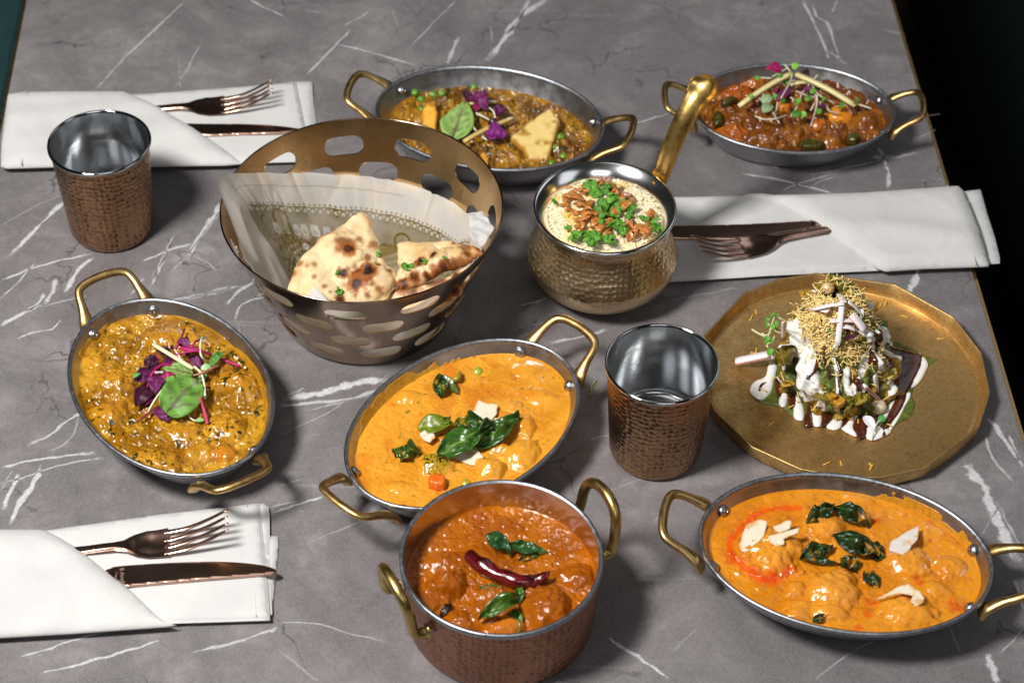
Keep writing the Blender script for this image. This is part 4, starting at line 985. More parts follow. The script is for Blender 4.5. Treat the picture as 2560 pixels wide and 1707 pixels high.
def paintB(X, Y, H, Cm):
    n = fbm(X*45, Y*45, 2.5, 4); C = blend(lin('d8962e')+0*X[..., None], lin('cd8824'), sstep(-.4, .6, n)); C = blend(C, lin('c4691c'), sstep(.35, .9, fbm(X*60, Y*60, 7.1, 3))*.45)
    p = at(*ZB(845, 1060), .031); q = np.hypot((X-p.x)/.013, (Y-p.y)/.012); k = sstep(1.1, .6, q+.2*fbm(X*150, Y*150, 1, 2)); C = blend(C, lin('8a7a14'), k*.75)
    C = blend(C, lin('15130a'), k*(fbm(X*900, Y*900, 5, 1) > .42)); C = flecks(C, X, Y, 6.3, .7, 260, .8, lin('5a5a10')); C = flecks(C, X, Y, 1.3, .45, 700, .62, lin('8a4a0c')); C = flecks(C, X, Y, 4.7, .45, 190, .55, lin('c2640a')); return C
curB, TB = pan_curry('B', .0282, 'smooth orange-yellow vegetable curry with curry leaves in the middle pan', ZB,
  [(1215, 1090, .0125, .0115, 30, .0085, lin('dc9a2c'), .6), (1420, 985, .0165, .0125, 50, .0070, lin('dd9a30'), .5), (840, 1060, .0135, .0125, 0, .0060), (1420, 800, .012, .010, 0, .0060), (640, 620, .009, .007, 0, .0030), (1370, 680, .008, .006, 0, .003), (1550, 620, .016, .007, -20, .0022), (1450, 430, .012, .008, 0, .002), (1270, 950, .007, .006, 0, .004), (600, 1230, .010, .006, 0, .002), (420, 1020, .010, .008, 0, .0015)],
  paintB, M['sauce_b'], relief=(.0007, 55, .00035, 210), seed=5.0)
oil = [ZC(x, y) for x, y in ((990, 295), (850, 285), (750, 310), (650, 370), (560, 480), (550, 560), (640, 660), (740, 730), (850, 715), (920, 680))]
oil = np.array([tuple(at(*p, .029))[:2] for p in oil])
def paintC(X, Y, H, Cm):
    n = fbm(X*45, Y*45, 3.5, 4); C = blend(lin('d2861c')+0*X[..., None], lin('c67814'), sstep(-.4, .6, n)); C = blend(C, lin('e59c3c'), sstep(.4, .95, Cm)*.35)
    d = line_dist(X, Y, oil)+.0012*fbm(X*160, Y*160, 1.2, 3); C = blend(C, lin('d23a06'), sstep(.0030, .0008, d)*.8); C = blend(C, lin('e06a14'), sstep(.008, .002, d)*.3)
    for x, y, r in ((1940, 890, .0085), (1330, 1020, .0045), (1715, 750, .006), (1410, 870, .006), (800, 735, .0075), (560, 600, .006), (1400, 945, .004), (1450, 370, .004)):
        p = at(*ZC(x, y), .029); q = np.hypot(X-p.x, Y-p.y)/r+.35*fbm(X*170, Y*170, x*.1, 3); C = blend(C, lin('c92f04'), sstep(1.0, .3, q)*.55)
    C = flecks(C, X, Y, 1.9, .4, 700, .62, lin('8a4208')); C = flecks(C, X, Y, 4.7, .45, 190, .55, lin('b85a08')); return flecks(C, X, Y, 2.3, .5, 300, .9, lin('4a4a10'))
curC, TC = pan_curry('C', .0285, 'orange curry with red oil streaks and coconut in the lower right pan', ZC,
  [(800, 520, .021, .022, 0, .0085), (1160, 400, .013, .012, 0, .0065), (1190, 770, .019, .016, 0, .0075, lin('dca040'), .18), (1640, 600, .020, .014, 15, .0070), (1920, 640, .011, .009, 0, .0055), (1640, 900, .024, .013, -10, .0070), (950, 770, .007, .006, 0, .004), (980, 880, .010, .007, 0, .004), (1180, 920, .014, .009, 0, .0045), (1820, 780, .010, .008, 0, .003), (1750, 440, .012, .008, 0, .003), (960, 950, .010, .006, 0, .003), (1330, 240, .012, .007, 0, .002)],
  paintC, M['sauce_b'], relief=(.0009, 60, .0005, 230), seed=9.0)
def paintD(X, Y, H, Cm):
    n = fbm(X*110, Y*110, 4.5, 4); C = blend(lin('6e480c')+0*X[..., None], lin('9c6e14'), sstep(-.5, .6, n)); C = blend(C, lin('6b3a0e'), sstep(.1, .8, fbm(X*60, Y*60, 3.4, 3))*.6)
    C = flecks(C, X, Y, 1.3, .9, 300, .45, lin('2e320c')); return flecks(C, X, Y, 5.3, .6, 600, .5, lin('3a2608'))
curD, TD = pan_curry('D', .0225, 'brown minced curry with peas and paneer in the pan behind the basket', ZD,
  [(700, 500, .012, .010, 0, .005, lin('d99a2c'), .3), (1180, 480, .016, .012, 0, .005), (1480, 660, .018, .013, 30, .004), (900, 560, .012, .01, 0, .004), (1680, 700, .012, .01, 0, .004), (1100, 330, .014, .008, 0, .004), (560, 430, .010, .007, 0, .004), (1300, 780, .014, .008, 0, .004), (1750, 560, .012, .010, 0, .003)],
  paintD, M['sauce_d'], relief=(.0024, 150, .0018, 330), seed=13.0, nr=200, nt=520, fine=(.0004, 520))
def paintE(X, Y, H, Cm):
    n = fbm(X*90, Y*90, 6.5, 4); C = blend(lin('6a3808')+0*X[..., None], lin('8e5412'), sstep(-.4, .6, n)); C = blend(C, lin('5c2404'), sstep(.1, .8, fbm(X*60, Y*60, 8.4, 3))*.6)
    return flecks(C, X, Y, 4.3, .7, 260, .7, lin('34300c'))
curE, TE = pan_curry('E', .0225, 'red-brown chunky vegetable curry under a tangle of sprouts in the far right pan', ZE,
  [(700, 400, .014, .010, 0, .008, lin('b85a14'), .5), (840, 300, .013, .009, 0, .007, lin('c26a1a'), .5), (1000, 620, .014, .010, 0, .008), (700, 600, .014, .010, 0, .008), (640, 720, .016, .010, 0, .008, lin('b35a16'), .5), (900, 760, .014, .009, 0, .008), (1130, 700, .014, .010, 0, .008), (1400, 440, .014, .009, 0, .006), (1780, 620, .012, .010, 0, .008), (1480, 330, .016, .009, 0, .008), (1680, 420, .014, .008, 0, .008), (1300, 250, .012, .007, 0, .008), (1500, 800, .012, .007, 0, .006), (1180, 450, .016, .014, 0, .010)],
  paintE, M['sauce_d'], relief=(.0026, 150, .0012, 330), seed=17.0, nr=190, nt=480, fine=(.0004, 520))
def paintP(X, Y, H, Cm):
    n = fbm(X*60, Y*60, 5.5, 4); C = blend(lin('a2580a')+0*X[..., None], lin('924a06'), sstep(-.4, .6, n)); C = blend(C, lin('7e3a06'), sstep(.2, .9, Cm)*.35); C = blend(C, lin('c97a1c'), sstep(.5, 1, fbm(X*40, Y*40, 3, 2))*.4)
    return flecks(C, X, Y, 9.3, .7, 420, .8, lin('2a1606'))
curP, TP = curry('reddish-orange curry with meat chunks in the round copper pot', PC, 0, .0618, .0618, .0405, ZP,
  [(620, 830, .0155, .014, 20, .0115), (1345, 1000, .018, .0195, 0, .0125), (700, 1120, .016, .011, 0, .0075), (1050, 1150, .014, .009, 0, .0070, lin('c87020'), .4), (1560, 780, .013, .010, 0, .0065), (900, 660, .020, .010, -20, .0040), (480, 930, .012, .012, 0, .007), (880, 1110, .009, .007, 0, .006), (1000, 900, .012, .008, 0, .004), (640, 690, .016, .008, 0, .004)],
  paintP, M['sauce_p'], relief=(.0009, 60, .0008, 300), seed=21.0, nr=170, nt=460, fine=(.0002, 500))
tag(curP, cat='curry')

# dried sauce smeared up the inner walls of two pans
def smear(cur, key, z0, angs, top, colr, seed):
    (x, y), an, s, _ = PANS[key]; a0, a1 = angs; n, k = 120, 16; V, keep = [], []
    for i in range(n):
        t = math.radians(a0+(a1-a0)*i/(n-1)); u = i/(n-1)
        for j in range(k):
            z = z0-.001+(top-z0+.001)*j/(k-1); ins = inset_at(z, s)+.00035; lx, ly = (.0952-ins)*s*math.cos(t), (.0672-ins)*s*math.sin(t)
            if z/s > .0352: ins = .0030
            r_ = math.radians(an); V.append((x+lx*math.cos(r_)-ly*math.sin(r_), y+lx*math.sin(r_)+ly*math.cos(r_), z))
            keep.append(float(fbm(np.array(u*14.), np.array(j*.10), seed, 3))*.55+math.sin(PI*u)*.9-j/(k-1)*.95+.12 > 0)
    F = [q for q in grid_faces(n, k) if all(keep[i] for i in q)]
    c = np.tile(colr, (n*k, 1))*(1+.25*fbm(np.arange(n*k)*.3, np.arange(n*k)*.01, seed, 2))[:, None]
    o = mk('sauce_smear', V, F, M['sauce_a'], cur, cols=np.clip(c, 0, 1)); md = o.modifiers.new('s', 'SOLIDIFY'); md.thickness = .0004; md.offset = 0
def pan_angle(key, px, py, z):
    (x, y), an, s, _ = PANS[key]; p = at(px, py, z); r_ = -math.radians(an); dx, dy = p.x-x, p.y-y
    return math.degrees(math.atan2((dx*math.sin(r_)+dy*math.cos(r_))/.0672, (dx*math.cos(r_)-dy*math.sin(r_))/.0952))
a0, a1 = pan_angle('B', *ZB(1000, 400), .031), pan_angle('B', *ZB(215, 1000), .031)
smear(curB, 'B', .0282, (a0, a1 if a1 > a0 else a1+360), .0362, lin('b8882a'), 3.0)
a0, a1 = pan_angle('C', *ZC(2140, 640), .031), pan_angle('C', *ZC(1350, 190), .031)
smear(curC, 'C', .0285, (a0, a1 if a1 > a0 else a1+360), .0355, lin('bd8020'), 6.0)
a0, a1 = pan_angle('A', *ZA(520, 360), .031), pan_angle('A', *ZA(380, 440), .031)
smear(curA, 'A', .0275, (min(a0, a1), max(a0, a1)), .0345, lin('a8781c'), 9.0)

# ------------------------------------------------------------------ leaves, stems, sticks
M['leaf'] = attr_mat('leaf', .5, 0, 900, .25, .0003, spec=.3)
M['gloss_leaf'] = attr_mat('fried_curry_leaf', .26, .15, 500, .35, .0006, spec=.5)
M['stick'] = attr_mat('julienne', .4, .1, 900, .2, .0003, sss=.1)
def vec(p): return np.array(tuple(p), float)
def leaf_mesh(p0, p1, width, up=(0, -.28, .96), arch=.12, fold=.25, ripple=.05, shape='ovate', blade=lin('3f6a1c'), vein=lin('7a9a4a'), twist=0.0, seed=0, veins=6, vw=.07, sv=.6, sauce=None):
    p0, p1 = vec(p0), vec(p1); ax = p1-p0; L = np.linalg.norm(ax)+1e-9; ax /= L; up = np.array(up, float); sd = np.cross(up, ax); sd /= np.linalg.norm(sd)+1e-9; up = np.cross(ax, sd)
    nu, nv = 22, 13; U = np.linspace(0, 1, nu)[:, None]; V = np.linspace(-1, 1, nv)[None, :]
    w = {'ovate': np.sin(PI*U**.8)**.85, 'round': np.sqrt(np.clip(1-(2*U-1)**2, 0, 1))**.9, 'lance': np.sin(PI*U**.9)**1.0}[shape]*width/2+1e-5
    tw = twist*(U-.5); cs, sn = np.cos(tw), np.sin(tw)
    rp = ripple*width*fbm(U*5+seed, V*1.5+seed*.7, seed, 2)
    lat = V*w; hgt = arch*L*np.sin(PI*U)+fold*np.abs(V)*w+rp
    P = p0+ax*(U*L)[..., None]+sd*(lat*cs-(hgt-arch*L*np.sin(PI*U))*sn)[..., None]+up*(arch*L*np.sin(PI*U)+lat*sn+(hgt-arch*L*np.sin(PI*U))*cs)[..., None]
    k = sstep(vw*1.6, vw*.6, np.abs(V)*w/(width/2)+0*U)*(1-.5*U)
    if veins: k = np.maximum(k, sv*sstep(.17, .05, np.abs(((U*veins-np.abs(V)*1.3) % 1)-.5))*sstep(1, .5, np.abs(V)))
    c = blend(np.array(blade)+0*(U*V)[..., None], np.array(vein), k); c = c*(1+.22*fbm(U*9+seed, V*4, seed, 3))[..., None]; c = blend(c, np.array(sauce), sstep(.45, .7, fbm(U*5+seed*3, V*2.2+seed, seed+4, 3))*.8) if sauce is not None else c
    T = .0003; N = np.broadcast_to(up, P.shape)
    Vv = np.concatenate([P.reshape(-1, 3), (P-N*T).reshape(-1, 3)]); n = nu*nv; f = grid_faces(nu, nv); f = [q[::-1] for q in f]
    rim = [i*nv for i in range(nu)]+[(nu-1)*nv+j for j in range(1, nv)]+[i*nv+nv-1 for i in range(nu-2, -1, -1)]+[j for j in range(nv-2, 0, -1)]
    f = f+[tuple(i+n for i in q[::-1]) for q in f]+[(rim[i-1], rim[i], rim[i]+n, rim[i-1]+n) for i in range(len(rim))]
    return Vv, f, np.concatenate([c.reshape(-1, 3)]*2)
def leaf(name, label, cat, group, p0, p1, width, parent=None, mat='leaf', **kw):
    v, f, c = leaf_mesh(p0, p1, width, **kw)
    o = mk(name, v, f, M[mat], parent, cols=np.clip(c, 0, 1))
    return tag(o, label, cat, group) if parent is None else o
def stem(name, label, cat, group, pts, r0, r1, color, parent=None, mat='leaf', seg=7):
    C = spline([tuple(p) for p in pts], 8); n = len(C)
    v, f = tube(C, np.linspace(r0, r1, n), seg); c = np.tile(color, (len(v), 1))*(1+.12*fbm(v[:, 0]*400, v[:, 1]*400, 1, 2))[:, None]
    o = mk(name, v, f, M[mat], parent, cols=np.clip(c, 0, 1)); return tag(o, label, cat, group) if parent is None else o
def stick(name, label, cat, group, p0, p1, w, h, color, edge=None, bend=0.0, parent=None):
    """a julienne strip of square section; edge = colour of the ends or one long side"""
    p0, p1 = vec(p0), vec(p1); n = 9; u = np.linspace(0, 1, n)[:, None]; C = p0+(p1-p0)*u+np.array((0, 0, 1))*bend*np.sin(PI*u)
    ax = (p1-p0)/(np.linalg.norm(p1-p0)+1e-9); sd = np.cross((0, 0, 1), ax); sd /= np.linalg.norm(sd)+1e-9; up = np.cross(ax, sd)
    V, cc = [], []
    for i in range(n):
        k = min(1, min(i, n-1-i)/1.0*.5+.86)
        for a_, b_, e in ((-1, -1, 0), (-.2, -1.1, 0), (.95, -1, 1), (1.1, .2, 1), (.95, 1, 0), (-.1, 1.1, 0), (-1, 1, 0), (-1.1, 0, 1)):
            V.append(C[i]+sd*a_*w*k+up*b_*h*k); cc.append(edge if (edge is not None and e) else color)
    f = grid_faces(n, 8, wrap_v=True)+[tuple(range(8)), tuple((n-1)*8+s for s in range(8))[::-1]]
    f = [q[::-1] for q in f]
    o = mk(name, V, f, M['stick'], parent, cols=np.array(cc)); return tag(o, label, cat, group) if parent is None else o
class Garnish:
    def __init__(s, Zf, bvh, k): s.Z, s.b, s.k = Zf, bvh, k      # k: metres per zoomed pixel
    def p(s, x, y, lift=.001): 
        # lifted along the line of sight so that it keeps its place in the picture and rests above the food
        q = hit(s.b, *s.Z(x, y)); d = (CAM-q).normalized(); return q+d*(lift/max(.3, d.z))
PURPLE, DARKP, MAG, GREEN, PALEG, WHITE, IVORY = lin('5e1a4c'), lin('3a0f26'), lin('a8185e'), lin('6f9a3a'), lin('86b06a'), lin('dcdcc0'), lin('e6e2b4'),
# left pan: microgreens
g = Garnish(ZA2, TA, 1/6.03/3350)
for a_, b_, w in (((320, 245), (918, 612), 26), ((622, 560), (1110, 1060), 24)):
    stick('ginger_stick', 'long pale ginger stick lying across the purple leaves of the left pan' if a_[0] == 320 else 'short pale ginger stick passing under the big green leaf of the left pan', 'ginger stick', 'pale ginger sticks', g.p(*a_, .009), g.p(*b_, .010 if a_[0] == 320 else .004), w*g.k, w*g.k*.7, IVORY, None)
PLAB = ["dark round purple leaf at the upper left of the left pan's garnish", "broad purple leaf furthest left in the left pan's garnish", "darkest purple leaf at the lower left of the left pan's garnish", 'purple leaf with clear veins left of the large green leaf', "purple leaf hanging lowest under the left pan's garnish", "purple leaf highest in the left pan's garnish, by the upright stem", "narrow magenta leaf lying level under the top of the left pan's garnish", 'pointed purple leaf right of the long ginger stick on the left pan', 'dark leaf behind the left end of the long ginger stick', 'small magenta leaf left of the short ginger stick on the left pan', "slim magenta leaf at the lower left edge of the left pan's garnish", 'purple leaf beneath the curved magenta stem of the left pan', 'tiny dark leaf hanging behind the middle of the long ginger stick', 'tiny bright magenta leaf beside the small green leaf on the left pan', 'tiny dark leaf at the foot of the upright magenta stem on the left pan']
for PI_, (a_, b_, w, l0, l1, blade, shp) in enumerate((((400, 565), (185, 470), 190, .006, .010, DARKP, 'round'), ((300, 670), (20, 790), 215, .004, .006, PURPLE*.8, 'ovate'), ((255, 900), (50, 1195), 230, .003, .005, DARKP, 'ovate'), ((395, 690), (345, 985), 230, .007, .007, PURPLE, 'ovate'), ((435, 1165), (525, 1410), 210, .003, .003, PURPLE, 'ovate'), ((770, 310), (835, 135), 200, .008, .012, PURPLE, 'ovate'), ((690, 310), (1035, 320), 75, .010, .012, MAG*.7, 'lance'), ((885, 420), (1050, 595), 130, .005, .003, PURPLE, 'ovate'), ((575, 365), (365, 325), 130, .006, .006, DARKP, 'ovate'), ((640, 685), (440, 745), 90, .010, .011, MAG*.8, 'lance'), ((315, 1010), (205, 1165), 80, .003, .003, MAG*.6, 'lance'), ((600, 490), (470, 600), 150, .004, .004, PURPLE, 'ovate'), ((830, 360), (850, 460), 60, .004, .003, DARKP, 'lance'), ((510, 820), (410, 845), 60, .006, .006, MAG, 'lance'), ((610, 330), (600, 245), 40, .008, .010, DARKP, 'lance'))):
    leaf('purple_leaf', PLAB[PI_], 'leaf', 'purple leaves on the left pan', g.p(*a_, l0), g.p(*b_, l1), w*g.k*1.15, shape=shp, blade=blade, vein=blade*1.5+.02, up=(0, -.6, .8), fold=.2, arch=.10, ripple=.12, seed=a_[0]*.1, vw=.05)
GR = 'green leaves on the left pan'
leaf('green_leaf', 'large round green leaf with dark red veins on the left pan', 'leaf', GR, g.p(500, 1290, .010), g.p(985, 770, .016), 560*g.k, shape='round', blade=lin('5f8c34'), vein=lin('4a1230'), up=(0, -.6, .8), fold=.06, arch=.04, ripple=.06, veins=3, vw=.05, sv=.6, seed=3)
leaf('green_leaf', 'curled edge of a green leaf beside the large red-veined leaf', 'leaf', GR, g.p(430, 1190, .010), g.p(600, 890, .017), 150*g.k, shape='lance', blade=lin('8ab25a'), vein=lin('6c9a44'), fold=.4, arch=.05, seed=4)
leaf('green_leaf', 'red-veined green leaf under the ginger sticks of the left pan', 'leaf', GR, g.p(930, 700, .006), g.p(455, 600, .008), 240*g.k, shape='ovate', blade=lin('769a4c'), vein=lin('5a1634'), fold=.15, arch=.08, veins=5, seed=5)
leaf('green_leaf', 'small bright green leaf left of the large red-veined leaf', 'leaf', GR, g.p(505, 900, .006), g.p(635, 720, .013), 150*g.k, shape='ovate', blade=lin('5f9a30'), vein=lin('8ab860'), fold=.3, arch=.08, seed=6)
leaf('green_leaf', 'crinkled green leaf at the right of the microgreens on the left pan', 'leaf', GR, g.p(1160, 600, .005), g.p(1400, 345, .007), 130*g.k, shape='ovate', blade=lin('5c8a40'), vein=lin('3c5a2c'), fold=.4, arch=.12, ripple=.3, seed=7)
leaf('green_leaf', 'pale seed leaf at the right of the microgreens on the left pan', 'leaf', GR, g.p(1040, 625, .008), g.p(1180, 570, .008), 100*g.k, shape='round', blade=lin('9cc088'), vein=lin('b8d4a0'), veins=0, seed=8)
leaf('green_leaf', 'grey-green leaf half under the white sprout on the left pan', 'leaf', GR, g.p(1010, 800, .004), g.p(1130, 690, .004), 120*g.k, shape='ovate', blade=lin('6a8a58'), vein=lin('8aa878'), seed=9)
leaf('green_leaf', 'tiny seed leaf below the large green leaf on the left pan', 'leaf', GR, g.p(950, 1400, .002), g.p(1085, 1390, .003), 65*g.k, shape='round', blade=lin('78a860'), vein=lin('a0c890'), veins=0, seed=10)
leaf('green_leaf', 'tiny seed leaf on the leftmost purple leaf of the left pan', 'leaf', GR, g.p(15, 745, .009), g.p(128, 680, .010), 70*g.k, shape='ovate', blade=lin('5a9a4a'), vein=lin('88bc78'), veins=0, seed=11)
for i, (pts, r0, r1, c, lab) in enumerate((([(790, 18), (720, 200), (630, 350)], .0008, .0008, MAG*.8, 'magenta'), ([(640, 410), (850, 360), (1040, 350), (1300, 450), (1625, 578)], .0006, .0011, MAG, 'magenta'), ([(612, 572), (480, 545), (380, 600), (300, 690), (215, 930)], .0009, .0009, MAG, 'magenta'), ([(1022, 1040), (1090, 1250), (1137, 1435)], .0011, .0010, lin('cc4a72'), 'magenta'), ([(105, 1395), (250, 1280), (425, 1165)], .0007, .0009, lin('8a3a48'), 'magenta'), ([(905, 310), (950, 210), (1065, 158)], .0007, .0008, MAG*.7, 'magenta'), ([(330, 385), (420, 480)], .0006, .0006, MAG*.7, 'magenta'), ([(1035, 890), (1182, 895)], .0008, .0008, DARKP, 'magenta'), ([(430, 990), (555, 925)], .0008, .0008, MAG, 'magenta'), ([(425, 1010), (440, 1160)], .0006, .0006, MAG*.6, 'magenta'),
        ([(1165, 185), (1080, 140), (1040, 180), (1028, 320), (1050, 430), (1135, 515)], .0005, .0008, WHITE, 'white'), ([(940, 580), (1040, 680), (1090, 850), (1102, 1020)], .0009, .0008, WHITE, 'white'), ([(240, 1262), (340, 1090), (455, 930)], .0008, .0008, WHITE, 'white'), ([(830, 1268), (890, 1360), (965, 1402)], .0007, .0005, WHITE, 'white'), ([(640, 320), (738, 462)], .0007, .0007, lin('d8c8c0'), 'white'), ([(340, 665), (475, 665)], .0008, .0008, lin('d0b8c8'), 'white'), ([(920, 715), (1100, 660), (1310, 560)], .0007, .0009, lin('b07860'), 'white'))):
    stem('sprout_stem', 'thin %s sprout stem among the microgreens of the left pan' % lab, 'stem', '%s stems on the left pan' % lab, [g.p(x, y, .004 if (x > 1130 or y > 1150 or x < 230) else .011) for x, y in pts], r0, r1, c)
# middle pan: curry leaves, coconut, vegetables
CL, CV = lin('1f3d0c'), lin('5a7a28')
def flake(label, Zf, bvh, pts, group, lift=.0015, dz=.0055, colr=lin('ddd2ba'), tilt=.35):
    P = np.array([tuple(hit(bvh, *Zf(x, y), lift)) for x, y in pts]); z0 = P[:, 2].max()-.0008; c = P.mean(0)
    P2 = np.array([tuple(at(*Zf(x, y), z0+.001))[:2] for x, y in pts])
    Q = spline(np.c_[P2, P2[:, 0]*0], 5, closed=True)[:, :2]*.35+.65*np.array([P2[i]+(P2[(i+1) % len(P2)]-P2[i])*s_/5 for i in range(len(P2)) for s_ in range(5)]); Q = Q+.00045*np.c_[fbm(Q[:, 0]*420, Q[:, 1]*420, 1, 2), fbm(Q[:, 0]*420+9, Q[:, 1]*420, 1, 2)]
    curl = lambda X, Y: dz*((X-c[0])*.6+(Y-c[1])*.8)/.012*tilt+45*((X-c[0])**2+(Y-c[1])**2)*dz*1.2
    v, f, d = slab(Q, .0014, lambda X, Y, d: z0+.0006+curl(X, Y)+.0002*fbm(X*300, Y*300, 1, 2), lambda X, Y, d: z0+curl(X, Y), edge=.0006)
    o = mk('coconut_flake', v, f, M['stick'], cols=np.clip(blend(np.tile(colr, (len(v), 1)), lin('c8903c'), np.clip(.75*sstep(.2, .9, fbm(v[:, 0]*190, v[:, 1]*190, 2, 3))+.35*sstep(.0012, 0, d), 0, 1)), 0, 1)); return tag(o, label, 'coconut flake', group)
g = Garnish(ZB, TB, 1/2.704/3500); kw = dict(mat='gloss_leaf', sauce=lin('a8841c'), shape='lance', ripple=.4, twist=.5, blade=CL, vein=CV, vw=.035, veins=7, sv=.18)
LB = 'curry leaves on the middle pan'
leaf('curry_leaf', 'large glossy curry leaf with a bright midrib at the centre of the middle pan', 'leaf', LB, g.p(838, 1030, .003), g.p(1185, 840, .009), 175*g.k, arch=.10, fold=.2, shape='lance', twist=.35, ripple=.3, seed=1, mat='gloss_leaf', blade=lin('2c5410'), vein=lin('8aa850'), vw=.035, veins=7, sv=.18)
leaf('curry_leaf', 'curry leaf pointing right from the cluster on the middle pan', 'leaf', LB, g.p(1090, 985, .003), g.p(1405, 745, .009), 165*g.k, arch=.10, fold=.35, shape='lance', twist=-.5, ripple=.35, seed=2, mat='gloss_leaf', blade=lin('2a4c16'), vein=lin('6a8838'), vw=.035, veins=7, sv=.18)
leaf('curry_leaf', 'curry leaf at the back of the cluster on the middle pan', 'leaf', LB, g.p(965, 800, .004), g.p(1230, 840, .011), 110*g.k, arch=.12, fold=.3, seed=3, **kw)
leaf('curry_leaf', 'yellow-green sauced curry leaf at the left of the cluster on the middle pan', 'leaf', LB, g.p(712, 845, .003), g.p(955, 800, .007), 140*g.k, arch=.12, fold=.2, seed=4, mat='gloss_leaf', blade=lin('5c6e14'), vein=lin('8a8a20'), veins=3)
leaf('curry_leaf', 'arched dark curry leaf left of the mustard seeds on the middle pan', 'leaf', LB, g.p(540, 1000, .001), g.p(745, 1010, .002), 150*g.k, arch=.30, fold=-.2, seed=5, **kw)
leaf('curry_leaf', 'folded dark curry leaf alone near the back of the middle pan', 'leaf', LB, g.p(875, 640, .001), g.p(860, 465, .010), 105*g.k, arch=.1, fold=.5, seed=6, **kw)
leaf('curry_leaf', 'narrow half of the folded curry leaf near the back of the middle pan', 'leaf', LB, g.p(855, 480, .008), g.p(995, 612, .001), 70*g.k, arch=.1, fold=.3, seed=7, mat='gloss_leaf', blade=lin('3c5210'), vein=lin('9a9a30'), veins=3)
leaf('curry_leaf', 'torn tip of a curry leaf above the cluster on the middle pan', 'leaf', LB, g.p(880, 850, .004), g.p(935, 760, .008), 60*g.k, arch=.1, fold=.3, seed=8, **kw)
stem('twig', 'sauced twig beside the folded leaf near the back of the middle pan', 'twig', None, [g.p(935, 520, .002), g.p(985, 500, .005), g.p(1000, 465, .003)], .0022, .0016, lin('98861c'), mat='gloss_leaf')
CB = 'coconut flakes on the middle pan'
flake('large white coconut flake behind the curry leaves of the middle pan', ZB, TB, [(1088, 720), (1125, 650), (1180, 668), (1252, 680), (1245, 740), (1195, 800), (1115, 790), (1085, 760)], CB, .003, .003)
flake('coconut flake half under the right curry leaf of the middle pan', ZB, TB, [(1215, 765), (1320, 770), (1290, 800), (1250, 822), (1208, 800)], CB)
flake('coconut flake on the left side of the leaf cluster of the middle pan', ZB, TB, [(728, 862), (790, 845), (832, 892), (790, 927), (742, 892)], CB, .005)
flake('coconut flake in front of the large curry leaf of the middle pan', ZB, TB, [(950, 1018), (1085, 962), (1162, 1035), (1088, 1082), (1010, 1048)], CB, .002)
flake('small coconut chip wedged beneath the large curry leaf of the middle pan', ZB, TB, [(865, 908), (945, 893), (900, 950)], CB, .004)
def ball(name, label, cat, group, p, r, c0, c1, squash=.9, rough=.3, parent=None, seed=0):
    n, k = 20, 12; V = []
    for i in range(k+1):
        a_ = PI*i/k
        for j in range(n):
            t = 2*PI*j/n; V.append((math.sin(a_)*math.cos(t), math.sin(a_)*math.sin(t), math.cos(a_)))
    V = np.array(V); w = 1+.05*fbm(V[:, 0]*2+seed, V[:, 1]*2, V[:, 2]*2, 2); rr = np.array(r) if np.ndim(r) else np.array((r, r, r*squash)); W = V*w[:, None]*rr+vec(p)
    q = sstep(-.3, .5, fbm(V[:, 0]*3+seed, V[:, 1]*3, V[:, 2]*3, 3)); c = blend(np.array(c0)+0*V, np.array(c1), q)
    o = mk(name, W, grid_faces(k+1, n, wrap_v=True), M['gloss_leaf'], parent, cols=np.clip(c, 0, 1)); return tag(o, label, cat, group) if parent is None else o
ball('pea', 'green pea floating near the back rim of the middle pan', 'pea', 'peas', g.p(1120, 462, -.001), .0043, lin('8a9a20'), lin('a8b040'))
ball('pea', 'half sunk pea at the front of the middle pan, beside the copper pot', 'pea', 'peas', g.p(1040, 1222, -.0015), .0043, lin('b89a28'), lin('98922a'))
P4 = [tuple(at(*ZB(x, y), .034))[:2] for x, y in ((792, 1150), (880, 1148), (905, 1170), (895, 1225), (800, 1215), (786, 1190))]
v, f, d = slab(spline(np.c_[np.array(P4), np.zeros(6)], 2, closed=True)[:, :2], .0012, lambda X, Y, d: .0300+rnd(.0055, .0012)(d)+.0003*fbm(X*200, Y*200, 1, 2), lambda X, Y, d: .0262+0*d, edge=.001)
tag(mk('carrot_cube', v, f, M['gloss_leaf'], cols=np.tile(lin('d8661c'), (len(v), 1))*(1+.1*fbm(v[:, 0]*200, v[:, 1]*200, 3, 2))[:, None]), 'orange carrot cube at the front of the middle pan', 'carrot')
# lower right pan
CC, LC = 'coconut flakes on the lower right pan', 'curry leaves on the lower right pan'
flake('broad coconut flake at the left of the mound in the lower right pan', ZC, TC, [(613, 500), (650, 395), (735, 368), (781, 390), (745, 480), (692, 528), (630, 540)], CC, .0010)
flake('squarish coconut flake at the back of the left mound in the lower right pan', ZC, TC, [(818, 398), (922, 364), (925, 410), (850, 432)], CC, .002)
flake('forked coconut flake on the left mound in the lower right pan', ZC, TC, [(785, 455), (850, 440), (972, 420), (965, 446), (880, 472), (886, 500), (845, 510), (800, 490)], CC, .0022)
flake('grey-white coconut piece half sunk at the right of the lower right pan', ZC, TC, [(1540, 490), (1640, 430), (1706, 404), (1700, 480), (1620, 570), (1530, 540)], CC, .001, .002, lin('d6cfc8'))
flake('curved coconut flake at the front right of the lower right pan', ZC, TC, [(1450, 832), (1560, 778), (1640, 755), (1715, 800), (1740, 838), (1730, 872), (1662, 887), (1655, 850), (1672, 822), (1600, 805), (1530, 812)], CC, .0015)
g = Garnish(ZC, TC, 1/2.45/3800)
